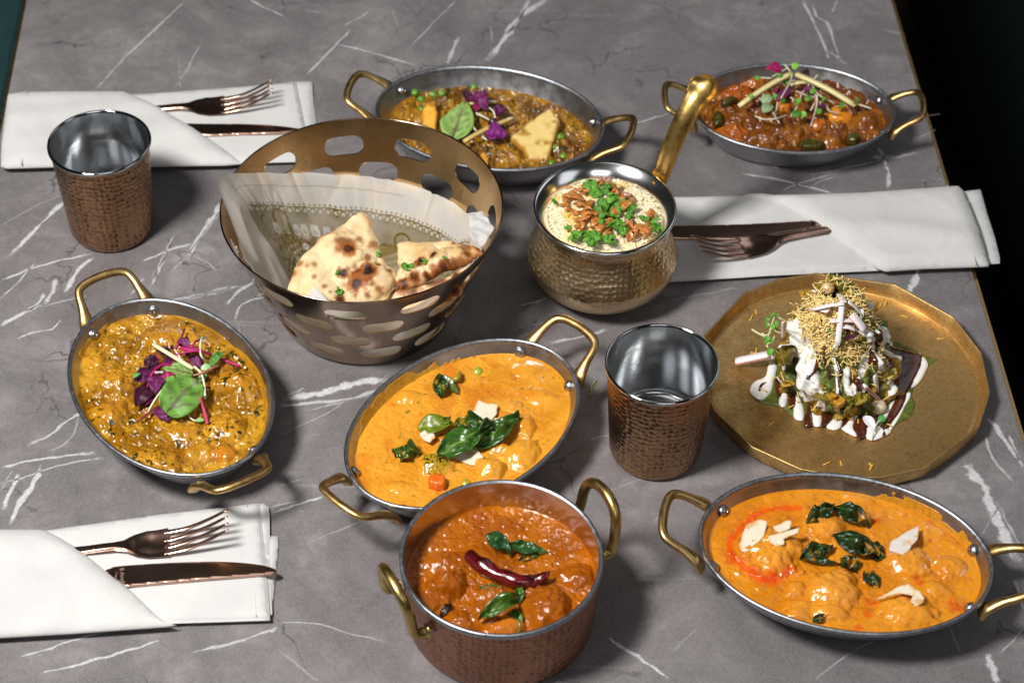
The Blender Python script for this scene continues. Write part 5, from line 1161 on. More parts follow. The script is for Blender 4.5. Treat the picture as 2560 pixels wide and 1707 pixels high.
for a_, b_, w, l0, l1, ar, fo_, lab in (((1022, 385), (1195, 275), 120, .001, .004, .15, .2, 'left half of the bent curry leaf at the back of the lower right pan'), ((1190, 285), (1415, 415), 120, .004, .001, .2, .15, 'right half of the bent curry leaf at the back of the lower right pan'), ((975, 605), (1185, 520), 110, .001, .003, .12, .35, 'curry leaf pointing left at the centre of the lower right pan'), ((1178, 455), (1475, 595), 135, .005, .002, .1, .2, 'longest curry leaf across the centre of the lower right pan'), ((1225, 600), (1340, 685), 110, .002, .001, .1, .3, 'glossy curry leaf in front of the longest leaf in the lower right pan'), ((1400, 520), (1485, 605), 120, .003, .001, .1, .2, 'curry leaf end touching the coconut in the lower right pan'), ((1370, 695), (1465, 780), 110, .001, .001, .1, .2, 'square bit of curry leaf right of centre in the lower right pan'), ((1055, 992), (1142, 942), 50, .0006, .0006, .1, .1, 'small leaf scrap near the front rim of the lower right pan'), ((980, 602), (1240, 640), 45, .002, .002, .1, .5, 'thin curled curry leaf edge at the centre of the lower right pan')):
    leaf('curry_leaf', lab, 'leaf', LC, g.p(*a_, l0), g.p(*b_, l1), w*g.k, mat='gloss_leaf', sauce=lin('b87818'), blade=lin('142c10'), vein=lin('3a5a24'), vw=.03, veins=5, sv=.2, arch=ar, fold=fo_, ripple=.45, shape='lance', twist=((a_[0] % 7)-3)*.28, seed=a_[0]*.01)
# copper pot: chilli and leaves
g = Garnish(ZP, TP, 1/2.867/3750)
cp = [vec(g.p(x, y, l)) for x, y, l in ((768, 645, .002), (850, 712, .004), (980, 783, .006), (1130, 835, .006), (1250, 840, .006), (1320, 805, .008), (1358, 772, .009))]
C = spline(cp, 10); u = np.linspace(0, 1, len(C)); rad = np.interp(u, [0, .03, .12, .45, .75, .9, 1], [.0028, .0042, .0048, .0050, .0040, .0020, .0004])*(1+.08*fbm(u*9, u*0, 2, 2))
v, f = tube(C, rad, 16); nn = fbm(v[:, 0]*130, v[:, 1]*130, v[:, 2]*130, 3); v = v+np.c_[nn, nn, nn]*.0007
c = blend(lin('5a0a10')+0*v, lin('2c0408'), sstep(-.2, .6, nn)); 
ch = mk('dried_chilli', v, f, attr_mat('dried_chilli_skin', .12, .7, 160, .5, .0012, spec=.6), cols=c)
tag(ch, 'dark red dried chilli lying across the curry in the copper pot', 'chilli')
LP = 'curry leaves in the copper pot'
for a_, b_, w, l0, l1, ar, fo_, bl, lab in (((905, 500), (1085, 650), 120, .004, .004, .15, .35, lin('1c4420'), 'glossy curry leaf behind the chilli in the copper pot'), ((1050, 580), (1345, 632), 110, .003, .001, .05, .3, lin('264a1a'), 'pointed curry leaf at the right of the chilli in the copper pot'), ((1130, 690), (1300, 640), 60, .001, .001, .05, .1, lin('3c4a14'), 'sunken curry leaf right of the chilli in the copper pot'), ((842, 1118), (1195, 925), 125, .004, .004, .10, .25, lin('3c5a16'), 'large olive curry leaf in front of the chilli in the copper pot'), ((1125, 960), (1165, 870), 60, .004, .006, .05, .25, lin('3a6018'), 'upright leaf tip below the chilli in the copper pot'), ((1100, 1040), (1150, 1195), 80, .003, .001, .1, .2, lin('3c6a20'), 'small curry leaf at the front rim of the copper pot'), ((855, 885), (1030, 880), 45, .001, .001, .05, .1, lin('46521a'), 'half sunk curry leaf under the chilli in the copper pot'), ((575, 1095), (660, 1000), 60, .001, .002, .05, .3, lin('2a1a0c'), 'dark brown leaf at the left front rim of the copper pot')):
    leaf('curry_leaf', lab, 'leaf', LP, g.p(*a_, l0), g.p(*b_, l1), w*g.k, mat='gloss_leaf', blade=bl, vein=bl*1.8+.02, vw=.04, veins=6, sv=.2, arch=ar, fold=fo_, ripple=.4, shape='lance', twist=((a_[0] % 5)-2)*.3, seed=a_[0]*.013)
# back pan with paneer
g = Garnish(ZD, TD, 1/2.94/3080)
def chunk(name, label, cat, group, Zf, pts, z, th, c0, c1, mat='stick', tilt=(0, 0), rr=.0018):
    P = np.array([tuple(at(*Zf(x, y), z+th))[:2] for x, y in pts]); c = P.mean(0)
    P = np.array([P[i]+(P[(i+1) % len(P)]-P[i])*s_/6 for i in range(len(P)) for s_ in range(6)]); P = P+.0006*np.c_[fbm(P[:, 0]*300, P[:, 1]*300, 1, 3), fbm(P[:, 0]*300+5, P[:, 1]*300, 1, 3)]
    pl = lambda X, Y: tilt[0]*(X-c[0])+tilt[1]*(Y-c[1])
    v, f, d = slab(P, .0016, lambda X, Y, d: z+pl(X, Y)+rnd(th, rr)(d)+.0004*fbm(X*180, Y*180, 1, 2), lambda X, Y, d: z-.004+pl(X, Y)*.5, edge=.0015)
    q = sstep(-.1, .5, fbm(v[:, 0]*110, v[:, 1]*110, 4.2, 4)); q = np.maximum(q*.85, sstep(.0035, 0, d))
    c_ = blend(np.array(c0)+0*v, np.array(c1), q); c_ = blend(c_, np.array(c1)*.45, sstep(.55, .9, fbm(v[:, 0]*160, v[:, 1]*160, 9.9, 3))*.8)
    return tag(mk(name, v, f, M[mat], cols=c_), label, cat, group)
chunk('paneer', 'large triangular paneer slab at the right of the back pan', 'paneer', 'paneer in the back pan', ZD, [(1298, 640), (1390, 592), (1500, 530), (1600, 482), (1678, 560), (1640, 670), (1590, 782), (1440, 768), (1400, 700)], .0270, .004, lin('dcc078'), lin('a8741c'), tilt=(.05, .25))
chunk('paneer', 'paneer block standing at the left of the back pan', 'paneer', 'paneer in the back pan', ZD, [(665, 450), (700, 415), (760, 410), (782, 480), (770, 590), (710, 570), (658, 530)], .0265, .004, lin('e0a83a'), lin('c08020'), tilt=(.1, .3))
chunk('paneer', 'paneer piece at the front of the back pan beside the basket rim', 'paneer', 'paneer in the back pan', ZD, [(1085, 770), (1120, 755), (1160, 800), (1150, 850), (1110, 820)], .0260, .003, lin('dca440'), lin('b87a1c'))
for i, (x, y, nm) in enumerate(((610, 330, 'left end'), (655, 378, 'left end'), (810, 335, 'left end'), (1045, 290, 'back'), (655, 455, 'left end'), (1680, 655, 'right end'), (1632, 730, 'right end'), (1612, 850, 'right end'), (840, 760, 'front'), (1700, 800, 'right end'), (745, 345, 'left end'))):
    ball('pea', 'green pea in the brown curry at the %s of the pan behind the basket' % nm, 'pea', 'peas in the back pan', g.p(x, y, -.0008), .0034, lin('4e7a16'), lin('6c9828'), seed=i)
leaf('green_leaf', 'tall green leaf with dark red veins standing in the back pan', 'leaf', None, g.p(875, 690, .004), g.p(985, 395, .013), 245*g.k, up=(-.25, -.8, .55), shape='ovate', blade=lin('86a85a'), vein=lin('5a2a3a'), fold=.08, arch=.03, veins=6, vw=.04, seed=2)
PD = 'purple leaves on the back pan'
DLAB = ["purple leaf behind the beige stick at the top of the back pan's garnish", 'small dark leaf left of the magenta stem in the back pan', "purple leaf at the right of the back pan's garnish, over the white sprout", 'largest bright purple leaf, in front on the back pan', 'dark leaf just behind the brightest purple leaf of the back pan', 'magenta leaf touching the right side of the tall green leaf']
for PI_, (a_, b_, w, l, bl) in enumerate((((1030, 340), (1150, 450), 130, .006, PURPLE), ((1010, 400), (965, 305), 70, .006, DARKP), ((1260, 440), (1190, 520), 90, .006, PURPLE*.8), ((1130, 640), (1290, 640), 150, .008, lin('6a1a62')), ((1150, 600), (1240, 560), 110, .006, DARKP), ((1120, 370), (1050, 470), 90, .004, MAG*.6))):
    leaf('purple_leaf', DLAB[PI_], 'leaf', PD, g.p(*a_, l), g.p(*b_, l), w*g.k, blade=bl, vein=bl*1.5+.02, fold=.3, arch=.15, ripple=.2, seed=a_[0]*.1)
stick('ginger_stick', 'thin beige stick behind the purple leaves of the back pan', 'ginger stick', 'sticks on the back pan', g.p(1010, 410, .007), g.p(1212, 398, .006), .0012, .001, lin('c8b07a'))
stick('ginger_stick', 'long beige stick leaning right in front of the tall leaf of the back pan', 'ginger stick', 'sticks on the back pan', g.p(968, 690, .010), g.p(1330, 520, .008), .0016, .0013, lin('cdb06a'), bend=.002)
for pts, c in (([(1070, 308), (1030, 360), (982, 425)], MAG*.6), ([(1100, 420), (1180, 460), (1205, 540)], WHITE), ([(1060, 480), (1120, 510), (1185, 545)], WHITE), ([(1090, 640), (1140, 680)], WHITE), ([(1030, 570), (1060, 610)], WHITE)):
    stem('sprout_stem', 'thin sprout stem among the leaves of the back pan', 'stem', 'stems on the back pan', [g.p(x, y, .007) for x, y in pts], .0008, .0006, c)
# far right pan with sprouts
g = Garnish(ZE, TE, 1/3.36/3000)
for (x, y, rx, ry, c0, c1, lab) in ((1540, 610, .0118, .0105, lin('d88a1e'), lin('c87414'), 'round yellow potato at the right of the far right pan'), (1075, 545, .0085, .0080, lin('cf7c18'), lin('b8640e'), 'yellow potato under the sprouts at the centre of the far right pan'), (1370, 705, .0105, .0075, lin('cd7a16'), lin('b05a10'), 'half covered potato at the front of the far right pan')):
    p = g.p(x, y, -.004); ball('potato', lab, 'potato', 'potatoes in the far right pan', p, (rx, ry, .0080), c0, c1, seed=x*.1)
for pts, lab in (([(480, 560), (520, 530), (560, 570), (560, 660), (500, 680)], 'left end'), ([(1200, 800), (1300, 770), (1420, 810), (1400, 855), (1240, 860)], 'front'), ([(1600, 740), (1690, 720), (1725, 770), (1680, 810), (1600, 790)], 'right front'), ([(560, 450), (640, 420), (690, 440), (640, 480), (560, 490)], 'left back')):
    chunk('green_pepper', 'olive green pepper piece at the %s of the far right pan' % lab, 'pepper', 'pepper pieces in the far right pan', ZE, pts, .0250, .0045, lin('5a5a18'), lin('3c3408'), mat='gloss_leaf', tilt=(.1, -.2))
for a_, b_, w in (((695, 525), (1145, 245), 20), ((1175, 255), (1675, 520), 22), ((1130, 345), (1340, 335), 14)):
    stick('ginger_stick', {695: 'pale stick slanting up to the right on the far right pan', 1175: 'pale stick slanting down to the right on the far right pan', 1130: 'short pale stick between the two long ones on the far right pan'}[a_[0]], 'ginger stick', 'sticks on the far right pan', g.p(*a_, .009), g.p(*b_, .010), w*g.k, w*g.k*.7, lin('ded296'), bend=.002)
ELAB = ['pink-purple leaf highest of all on the far right pan', "folded purple leaf at the centre left of the far right pan's sprouts", "dark leaf at the back of the far right pan's sprouts", 'purple leaf under the short pale stick of the far right pan', 'purple leaf at the right below the long stick of the far right pan', "small magenta leaf at the left of the far right pan's sprouts"]
for PI_, (a_, b_, w, bl) in enumerate((((1060, 220), (925, 205), 110, MAG*.75), ((1015, 475), (1140, 375), 70, PURPLE), ((1230, 230), (1290, 270), 60, DARKP), ((1240, 390), (1320, 380), 60, PURPLE), ((1370, 520), (1420, 540), 70, PURPLE*.7), ((975, 400), (1010, 410), 60, MAG*.7))):
    leaf('purple_leaf', ELAB[PI_], 'leaf', 'purple leaves on the far right pan', g.p(*a_, .010), g.p(*b_, .013), w*g.k, blade=bl, vein=bl*1.4+.03, fold=.25, arch=.12, seed=a_[0]*.1)
for pts in ([(980, 275), (1060, 230), (1110, 200)], [(830, 605), (900, 632), (1000, 630), (1100, 598)], [(865, 458), (950, 530), (1035, 665)], [(1305, 340), (1370, 430), (1500, 500)], [(1362, 258), (1240, 400), (1190, 520), (1130, 610)], [(1280, 380), (1350, 450), (1340, 560), (1300, 690)], [(1425, 505), (1460, 565), (1540, 580)], [(950, 350), (990, 420), (1005, 470)], [(1695, 505), (1810, 545)], [(1080, 175), (1110, 210), (1140, 280), (1050, 460)], [(1020, 490), (1010, 560), (985, 590)], [(1180, 400), (1260, 430), (1340, 450)], [(870, 285), (970, 290)], [(1230, 330), (1150, 310), (960, 350)], [(1130, 450), (1160, 470)], [(1300, 560), (1340, 480), (1360, 420)]):
    stem('sprout_stem', 'thin white sprout stem in the tangle on the far right pan', 'stem', 'sprout stems on the far right pan', [g.p(x, y, .010) for x, y in pts], .0007, .0006, lin('cfcab0'))
for x, y, w, bl in ((1170, 190, 60, lin('7ab040')), (850, 290, 40, lin('4c9a30')), (930, 470, 90, lin('8aa078')), (935, 545, 90, lin('8aa078')), (1560, 530, 60, lin('4c8a2c')), (1195, 490, 55, lin('5c9a34')), (1180, 590, 65, lin('3c7a28')), (1240, 600, 60, lin('78b04c')), (1690, 485, 50, lin('4a8228')), (1000, 445, 45, lin('5c9a34')), (1090, 320, 45, lin('4c8a2c')), (1320, 400, 50, lin('6ca03c')), (1370, 570, 50, lin('4c8a2c')), (800, 440, 40, lin('6aa040')), (1070, 490, 45, lin('3c6a24')), (1040, 270, 40, lin('4c8a2c')), (1280, 460, 55, lin('5c8a34')), (1410, 470, 45, lin('4c8a2c'))):
    leaf('seed_leaf', 'tiny green seed leaf in the sprout tangle on the far right pan', 'leaf', 'seed leaves on the far right pan', g.p(x-w*.4, y+w*.35, .010), g.p(x+w*.4, y-w*.35, .013), w*1.0*g.k, shape='round', blade=bl, vein=bl*1.2, veins=0, fold=.2, arch=.15, seed=x*.1)
# ------------------------------------------------------------------ rice
M['rice'] = attr_mat('cooked_rice', .4, .1, 0, sss=.25, sssr=(.002, .0018, .0014))
M['fried'] = attr_mat('fried_onion', .35, .2, 600, .4, .0006)
def rice_z(x, y):
    q = np.hypot(x-HC[0], y-HC[1])/.0415; return .0655+.0068*np.sqrt(np.clip(1-q*q*.9, 0, 1))+.0012*fbm(x*90, y*90, 4.1, 2)
nr, nt = 24, 72; rh = np.linspace(0, 1, nr)[:, None]*.0425; th = np.linspace(0, 2*PI, nt, endpoint=False)[None, :]
X, Y = HC[0]+rh*np.cos(th), HC[1]+rh*np.sin(th); Zr = rice_z(X, Y)+.0001
V = np.stack([X, Y, Zr], -1).reshape(-1, 3); F = grid_faces(nr, nt, wrap_v=True); TR = BVHTree.FromPolygons([Vector(p) for p in V], F)
rice = empty('rice', (*HC, .060), label='heap of white and saffron rice filling the bronze pot', cat='rice')
mk('rice_bed', V, F, M['rice'], rice, cols=np.tile(lin('ecd8a4'), (len(V), 1)))
gl = []; gc = []
sec = [(-1, .12), (-.75, .62), (-.3, 1), (.3, 1), (.75, .62), (1, .12)]
for i in range(1250):
    a_, r_ = rng.uniform(0, 2*PI), .0408*math.sqrt(rng.uniform()); x, y = HC[0]+r_*math.cos(a_), HC[1]+r_*math.sin(a_); z = float(rice_z(np.array(x), np.array(y)))+rng.uniform(-.0007, .0007)
    t, p = rng.uniform(0, 2*PI), rng.normal(0, .2); d = np.array((math.cos(t)*math.cos(p), math.sin(t)*math.cos(p), math.sin(p))); L, w = rng.uniform(.0032, .0044), rng.uniform(.0009, .0011)
    s = np.cross(d, (0, 0, 1)); s /= np.linalg.norm(s); n_ = np.cross(s, d); v = []
    for u, q in sec:
        for k in range(5): v.append(np.array((x, y, z))+d*u*L+s*w*q*math.cos(k*1.2566)+n_*w*q*math.sin(k*1.2566)+n_*(.0005*(1-u*u)))
    gl.append((np.array(v), grid_faces(6, 5, wrap_v=True)+[(0, 1, 2, 3, 4), (29, 28, 27, 26, 25)]))
    yl = sstep(.2, .9, fbm(np.array(x*70), np.array(y*70), 2.2, 2)); c = lin('f0e2bc')*(1-yl)+lin('e8c060')*yl; gc.append(np.tile(c*rng.uniform(.92, 1.05), (30, 1)))
v, f = merge(gl); tag(mk('rice_grain', v, f, M['rice'], rice, cols=np.clip(np.concatenate(gc), 0, 1)), kind='stuff')
g = Garnish(ZR, TR, 1/2.489/3350)
rs = random.Random(11)
for i, (x, y) in enumerate(((355, 735), (380, 790), (430, 840), (380, 890), (450, 930), (420, 970), (490, 900), (520, 960), (550, 985), (600, 720), (640, 760), (690, 800), (560, 910), (740, 980), (760, 1040), (820, 1020), (850, 1000), (700, 850), (740, 840), (860, 915), (470, 860), (590, 1020), (790, 1000), (340, 830), (640, 890), (720, 1040), (560, 700), (610, 960), (440, 760))):
    for q in range(2):
        t = rs.uniform(0, 2*PI); L = rs.uniform(30, 58); dx, dy = math.cos(t)*L, math.sin(t)*L*.7
        pts = [g.p(x-dx, y-dy, .002), g.p(x-dx*.4+rs.uniform(-15, 15), y-dy*.4+rs.uniform(-14, 14), .004+rs.random()*.002), g.p(x+dx*.4+rs.uniform(-15, 15), y+dy*.4, .004+rs.random()*.002), g.p(x+dx, y+dy, .002)]
        C = spline([tuple(p) for p in pts], 7); v, f = tube(C, 0, 8, flat=(np.full(len(C), rs.uniform(.0017, .0036)), np.full(len(C), .0007)), hint=(rs.uniform(-.6, .6), rs.uniform(-.6, .6), 1))
        nz = fbm(v[:, 0]*350, v[:, 1]*350, v[:, 2]*350, 3); v = v+np.c_[nz, nz, nz]*.0005
        c = blend(lin('c98544')+0*v, lin('96521c'), sstep(-.2, .6, nz)); tag(mk('fried_onion', v, f, M['fried'], cols=c), 'crisp brown fried onion shred scattered on the rice', 'fried onion', 'fried onions on the rice')
def herb(label, group, p, size, seed, col_=None, lift=.001):
    """a torn coriander scrap: three lobes on a bit of stalk"""
    r_ = random.Random(seed); t0 = r_.uniform(0, 2*PI); V, F, C_ = [], [], []; o = 0
    for k in range(3):
        t = t0+(k-1)*r_.uniform(.7, 1.1); q = vec(p)+np.array((math.cos(t), math.sin(t), r_.uniform(-.1, .35)))*size
        v, f, c = leaf_mesh(vec(p), q, size*r_.uniform(.55, .85), shape='ovate', blade=(lin('4c8626') if col_ is None else col_)*r_.uniform(.45, 1.3), vein=lin('88b050'), fold=r_.uniform(-.2, .5), arch=r_.uniform(-.1, .25), ripple=.15, seed=seed+k, up=(r_.uniform(-.5, .5), r_.uniform(-.5, .5), 1), veins=3)
        V.append(v); C_.append(c); F += [tuple(i+o for i in qf) for qf in f]; o += len(v)
    ob = mk('coriander', np.concatenate(V), F, M['leaf'], cols=np.clip(np.concatenate(C_), 0, 1)); return tag(ob, label, 'coriander', group)
for i, (x, y, s) in enumerate(((490, 705, .005), (530, 735, .006), (480, 780, .007), (560, 750, .006), (530, 860, .007), (580, 850, .006), (640, 790, .004), (690, 870, .006), (660, 870, .005), (750, 885, .004), (540, 940, .006), (600, 960, .006), (660, 930, .007), (640, 990, .006), (670, 1040, .006), (860, 970, .006), (880, 985, .005), (820, 950, .004), (430, 1020, .006), (470, 1060, .007), (530, 1070, .007), (580, 1085, .006), (410, 1055, .005), (510, 1035, .005), (710, 910, .004), (330, 990, .003), (275, 830, .003), (600, 800, .004))):
    herb('chopped coriander leaf on the rice in the bronze pot', 'coriander on the rice', g.p(x, y, .0045), s*1.55, 100+i)
Gn = [Garnish(Z2, N1T, 1), Garnish(Z2, N2T, 1)]
for i, (x, y, s, k, lab) in enumerate(((785, 1060, .006, 0, 'largest coriander scrap on the front naan, below the round char spot'), (780, 1085, .004, 0, 'small coriander scrap at the foot of the largest one on the front naan'), (762, 965, .0032, 0, 'tiny coriander scrap above the round char spot on the front naan'), (992, 865, .003, 0, 'tiny coriander scrap at the right edge of the front naan'), (1150, 950, .006, 1, 'coriander scrap at the left of the folded naan'), (1180, 940, .004, 1, 'smaller coriander scrap beside the one at the left of the folded naan'), (1270, 908, .004, 1, 'coriander scrap by the black blister of the folded naan'), (1378, 880, .003, 1, 'tiny coriander scrap at the right of the folded naan'))):
    herb(lab, 'coriander on the naan', Gn[k].p(x, y, .0006), s, 300+i)

# ------------------------------------------------------------------ chaat on the brass plate
M['yogurt'] = plain('yogurt', (.82, .81, .77), (.86, .85, .81), .22, 90, 120, .15, .0006, sss=.2, coat=.3)
M['tamarind'] = plain('tamarind_sauce', (.055, .012, .004), (.085, .020, .006), .16, 60, 90, .3, .0008, coat=.3)
M['chutney'] = plain('green_chutney', (.060, .085, .008), (.13, .16, .018), .42, 260, 700, .5, .0009, coat=.08)
M['fritter'] = attr_mat('fritter', .4, .2, 600, .6, .0012)
FZ = .0022
chaat = empty('chaat', tuple(at(*ZT(1010, 810), FZ)), label='tall heap of fried chaat with yogurt, green chutney and brown sauce on the brass plate', cat='chaat')
def puddle(name, mat, pts, z0, th, r):
    P = np.array([tuple(at(*ZT(x, y), z0))[:2] for x, y in pts]); Q = spline(np.c_[P, P[:, 0]*0], 5, closed=True)[:, :2]
    v, f, d = slab(Q, .0018, lambda X, Y, d: z0+rnd(th, r)(d)*(1+.12*fbm(X*110, Y*110, z0*999, 2)), lambda X, Y, d: z0-.0004*(d > 1e-6), edge=.0012); mk(name, v, f, M[mat], chaat)
puddle('chutney_pool', 'chutney', [(470, 905), (520, 770), (570, 640), (800, 560), (1320, 505), (1480, 552), (1600, 615), (1688, 648), (1625, 690), (1550, 790), (1515, 880), (1535, 950), (1505, 1030), (1420, 1078), (1330, 1130), (1180, 1100), (1000, 1060), (860, 1050), (720, 1035), (640, 970), (500, 940)], FZ, .0013, .005)
for pts in ([(418, 850), (450, 795), (520, 762), (540, 690), (555, 620), (600, 600), (605, 700), (580, 800), (560, 870), (505, 918), (450, 900)], [(640, 740), (672, 800), (682, 860), (668, 945), (640, 968), (612, 935), (630, 850), (600, 770)], [(735, 850), (770, 930), (785, 990), (778, 1055), (720, 1042), (712, 970), (700, 890)], [(845, 920), (890, 970), (906, 1030), (898, 1092), (850, 1092), (838, 1020), (815, 960)], [(1050, 990), (1046, 1060), (1030, 1105), (985, 1122), (936, 1102), (965, 1062), (1010, 1020)], [(1120, 1000), (1195, 1005), (1140, 1060), (1122, 1100), (1142, 1165), (1080, 1142), (1038, 1108), (1075, 1060)], [(1215, 1100), (1290, 1095), (1375, 1130), (1310, 1172), (1250, 1192), (1205, 1172)], [(1400, 905), (1424, 925), (1385, 985), (1345, 1035), (1295, 1060), (1330, 990)], [(1480, 870), (1508, 885), (1470, 960), (1440, 1020), (1400, 1085), (1352, 1152), (1340, 1140), (1405, 1030), (1450, 950)], [(1560, 600), (1622, 670), (1600, 740), (1560, 805), (1508, 835), (1530, 760), (1560, 690)], [(1480, 690), (1502, 680), (1450, 780), (1400, 860), (1415, 780)], [(1340, 520), (1385, 540), (1370, 600), (1340, 640), (1325, 580)]):
    puddle('yogurt_drip', 'yogurt', pts, FZ+.0010, .0018, .0045)
for pts in ([(455, 872), (462, 830), (490, 800), (540, 786), (552, 812), (520, 838), (508, 872), (478, 888)], [(588, 770), (625, 800), (638, 850), (630, 900), (606, 900), (588, 840)], [(635, 760), (672, 820), (700, 860), (742, 905), (732, 960), (692, 972), (668, 900)], [(745, 870), (805, 900), (852, 960), (832, 1030), (845, 1090), (792, 1096), (780, 1040), (805, 970)], [(888, 950), (950, 975), (1012, 1008), (968, 1050), (942, 1085), (898, 1096), (902, 1030)], [(1052, 985), (1122, 992), (1092, 1060), (1062, 1102), (1040, 1095)], [(1200, 980), (1310, 950), (1290, 1040), (1215, 1090), (1208, 1150), (1160, 1184), (1138, 1155), (1108, 1112), (1130, 1050)], [(1390, 920), (1440, 900), (1480, 890), (1432, 1010), (1365, 1080), (1342, 1150), (1308, 1162), (1290, 1110), (1335, 1050)], [(1330, 560), (1420, 570), (1500, 590), (1590, 620), (1575, 700), (1545, 760), (1500, 840), (1450, 905), (1350, 905), (1315, 780)]):
    puddle('tamarind_drip', 'tamarind', pts, FZ+.0014, .0017, .0045)
# the heap
B0 = vec(at(*ZT(1005, 800), FZ)); A0 = vec(at(*ZT(985, 195), .074)); HT = A0[2]-FZ; RB = .0430
def heap(t, th):
    """t 0 top .. 1 foot"""
    lump = fbm(np.cos(th)*2.1+t*3.2, np.sin(th)*2.1+t*4.5, 7.7, 3)
    r = RB*(.14+.86*t**.72)*(1+.16*lump*sstep(0, .3, t))*(1-.10*sstep(.85, 1, t))
    return r, HT*(1-t**1.25)
def heap_pt(t, th, off=0.0):
    r, z = heap(t, th); k = 1-(z/HT); cx = A0[0]+(B0[0]-A0[0])*k; cy = A0[1]+(B0[1]-A0[1])*k
    return np.stack([cx+(r+off)*np.cos(th), cy+(r+off)*np.sin(th), FZ+z+off*.55], -1)
NT_, NH = 220, 150
th = np.linspace(0, 2*PI, NT_, endpoint=False)[:, None]; t = np.linspace(0, 1, NH)[None, :]
hx, hy = np.cos(th)*RB*(.2+t), np.sin(th)*RB*(.2+t); hz = t*.07+0*th
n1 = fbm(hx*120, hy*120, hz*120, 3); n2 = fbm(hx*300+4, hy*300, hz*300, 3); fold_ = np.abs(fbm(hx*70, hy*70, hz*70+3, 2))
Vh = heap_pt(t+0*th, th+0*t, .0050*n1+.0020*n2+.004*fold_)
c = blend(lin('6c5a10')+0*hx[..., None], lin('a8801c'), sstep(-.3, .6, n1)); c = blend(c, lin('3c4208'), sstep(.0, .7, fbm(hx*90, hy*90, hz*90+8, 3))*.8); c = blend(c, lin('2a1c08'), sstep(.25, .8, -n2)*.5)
Fh = grid_faces(NT_, NH, wrap_u=True); mk('fritter_heap', Vh.reshape(-1, 3), Fh, M['fritter'], chaat, cols=np.clip(c, 0, 1).reshape(-1, 3))
TH = BVHTree.FromPolygons([Vector(p) for p in Vh.reshape(-1, 3)], Fh)
def shell(name, mat, streaks, hgt, seed, extra=None):
    m_ = np.zeros((NT_, NH))-1
    for deg, wd, t0, t1 in streaks:
        a_ = math.radians(deg); dd = np.abs((th-a_-.16*fbm(t*4+deg, t*0+seed, 1, 2)+PI) % (2*PI)-PI)/math.radians(wd)*(.55+.9*(t+.12)); k = 1-dd*dd*1.6
        k = np.minimum(k, sstep(t0-.05, t0+.03, t)*2-1); k = np.minimum(k, 1-((np.clip((t-t1+.09), 0, 1)/.09)**2)*1.2); m_ = np.maximum(m_, k)
    m_ = m_+.28*fbm(hx*150, hy*150, hz*150+seed, 2)
    off = .0044*n1+.0003*n2+.0036*fold_
    v = heap_pt(t+0*th, th+0*t, np.where(m_ > 0, off+hgt*np.sqrt(np.clip(m_, 0, 1)), off-.0030))
    keep = m_ > -.35; idx = -np.ones(NT_*NH, int); F_ = []
    for q in Fh:
        if any(keep.ravel()[i] for i in q): F_.append(q)
    mk(name, v.reshape(-1, 3), F_, M[mat], chaat)
shell('chutney_drizzle', 'chutney', [(-95, 26, .25, .95), (-135, 12, .6, .95), (-40, 26, .1, .8), (-10, 20, .1, .6), (20, 30, .05, .9), (-150, 18, .5, .9), (-70, 14, .55, 1.0), (60, 30, .1, .9)], .0030, 2.0)
shell('yogurt_drizzle', 'yogurt', [(-128, 20, .44, .90), (-114, 11, .52, .95), (-152, 20, .30, .66), (-96, 7, .34, .80), (-84, 7, .58, .86), (-62, 13, .50, .84), (-45, 11, .30, .80), (-25, 12, .4, .95), (-170, 14, .35, .8), (5, 12, .35, .9), (40, 14, .3, .9)], .0042, 5.0)
shell('tamarind_drizzle', 'tamarind', [(-104, 4.5, .30, .70), (-122, 4, .45, .72), (-74, 9, .66, .93), (-52, 6, .40, .62), (-35, 6, .35, .75), (-15, 9, .45, .95), (-88, 4, .5, .8)], .0052, 8.0)
# crisp papdi pieces and spinach leaves at the foot
g = Garnish(ZT, TH, 1/2.704/3560)
for a_, b_, w, bl, lab in (((600, 690), (730, 560), 150, lin('6a5a10'), 'curled fried spinach leaf'), ((950, 860), (1010, 1000), 90, lin('a87a14'), 'golden fritter strip'), ((680, 880), (730, 800), 60, lin('a8801c'), 'golden fritter strip'), ((850, 900), (960, 930), 60, lin('7a6a14'), 'fritter strip'), ((1030, 990), (1150, 900), 90, lin('6c6414'), 'green fritter leaf'), ((1290, 290), (1250, 330), 50, lin('c8921c'), 'puffed fritter tip'), ((690, 870), (800, 880), 50, lin('4c4a0c'), 'dark fritter edge'), ((1130, 960), (1230, 880), 80, lin('8a7a1c'), 'fritter strip'), ((1300, 770), (1390, 750), 90, lin('a89838'), 'pale fritter piece')):
    v, f, c = leaf_mesh(g.p(*a_, .003), g.p(*b_, .006), w*g.k, blade=bl, vein=bl*1.3, fold=.4, arch=.3, ripple=.5, veins=3, seed=a_[0]*.1); mk('fritter_strip', v, f, M['fritter'], chaat, cols=np.clip(c, 0, 1))
ball('chickpea', 'green chickpea at the back of the chaat heap', 'chickpea', 'chickpeas on the chaat', g.p(1150, 228, .003), .0050, lin('7a7a20'), lin('8a8a30'))
ball('chickpea', 'browned pale chickpea on the very top of the chaat heap', 'chickpea', 'chickpeas on the chaat', Vector(A0)+Vector((-.0045, .002, .0025)), .0050, lin('d8c090'), lin('a87838'))
ball('chickpea', 'pale chickpea at the right foot of the chaat heap', 'chickpea', 'chickpeas on the chaat', g.p(1378, 750, .002), .0042, lin('d8c8a0'), lin('b0a070'))
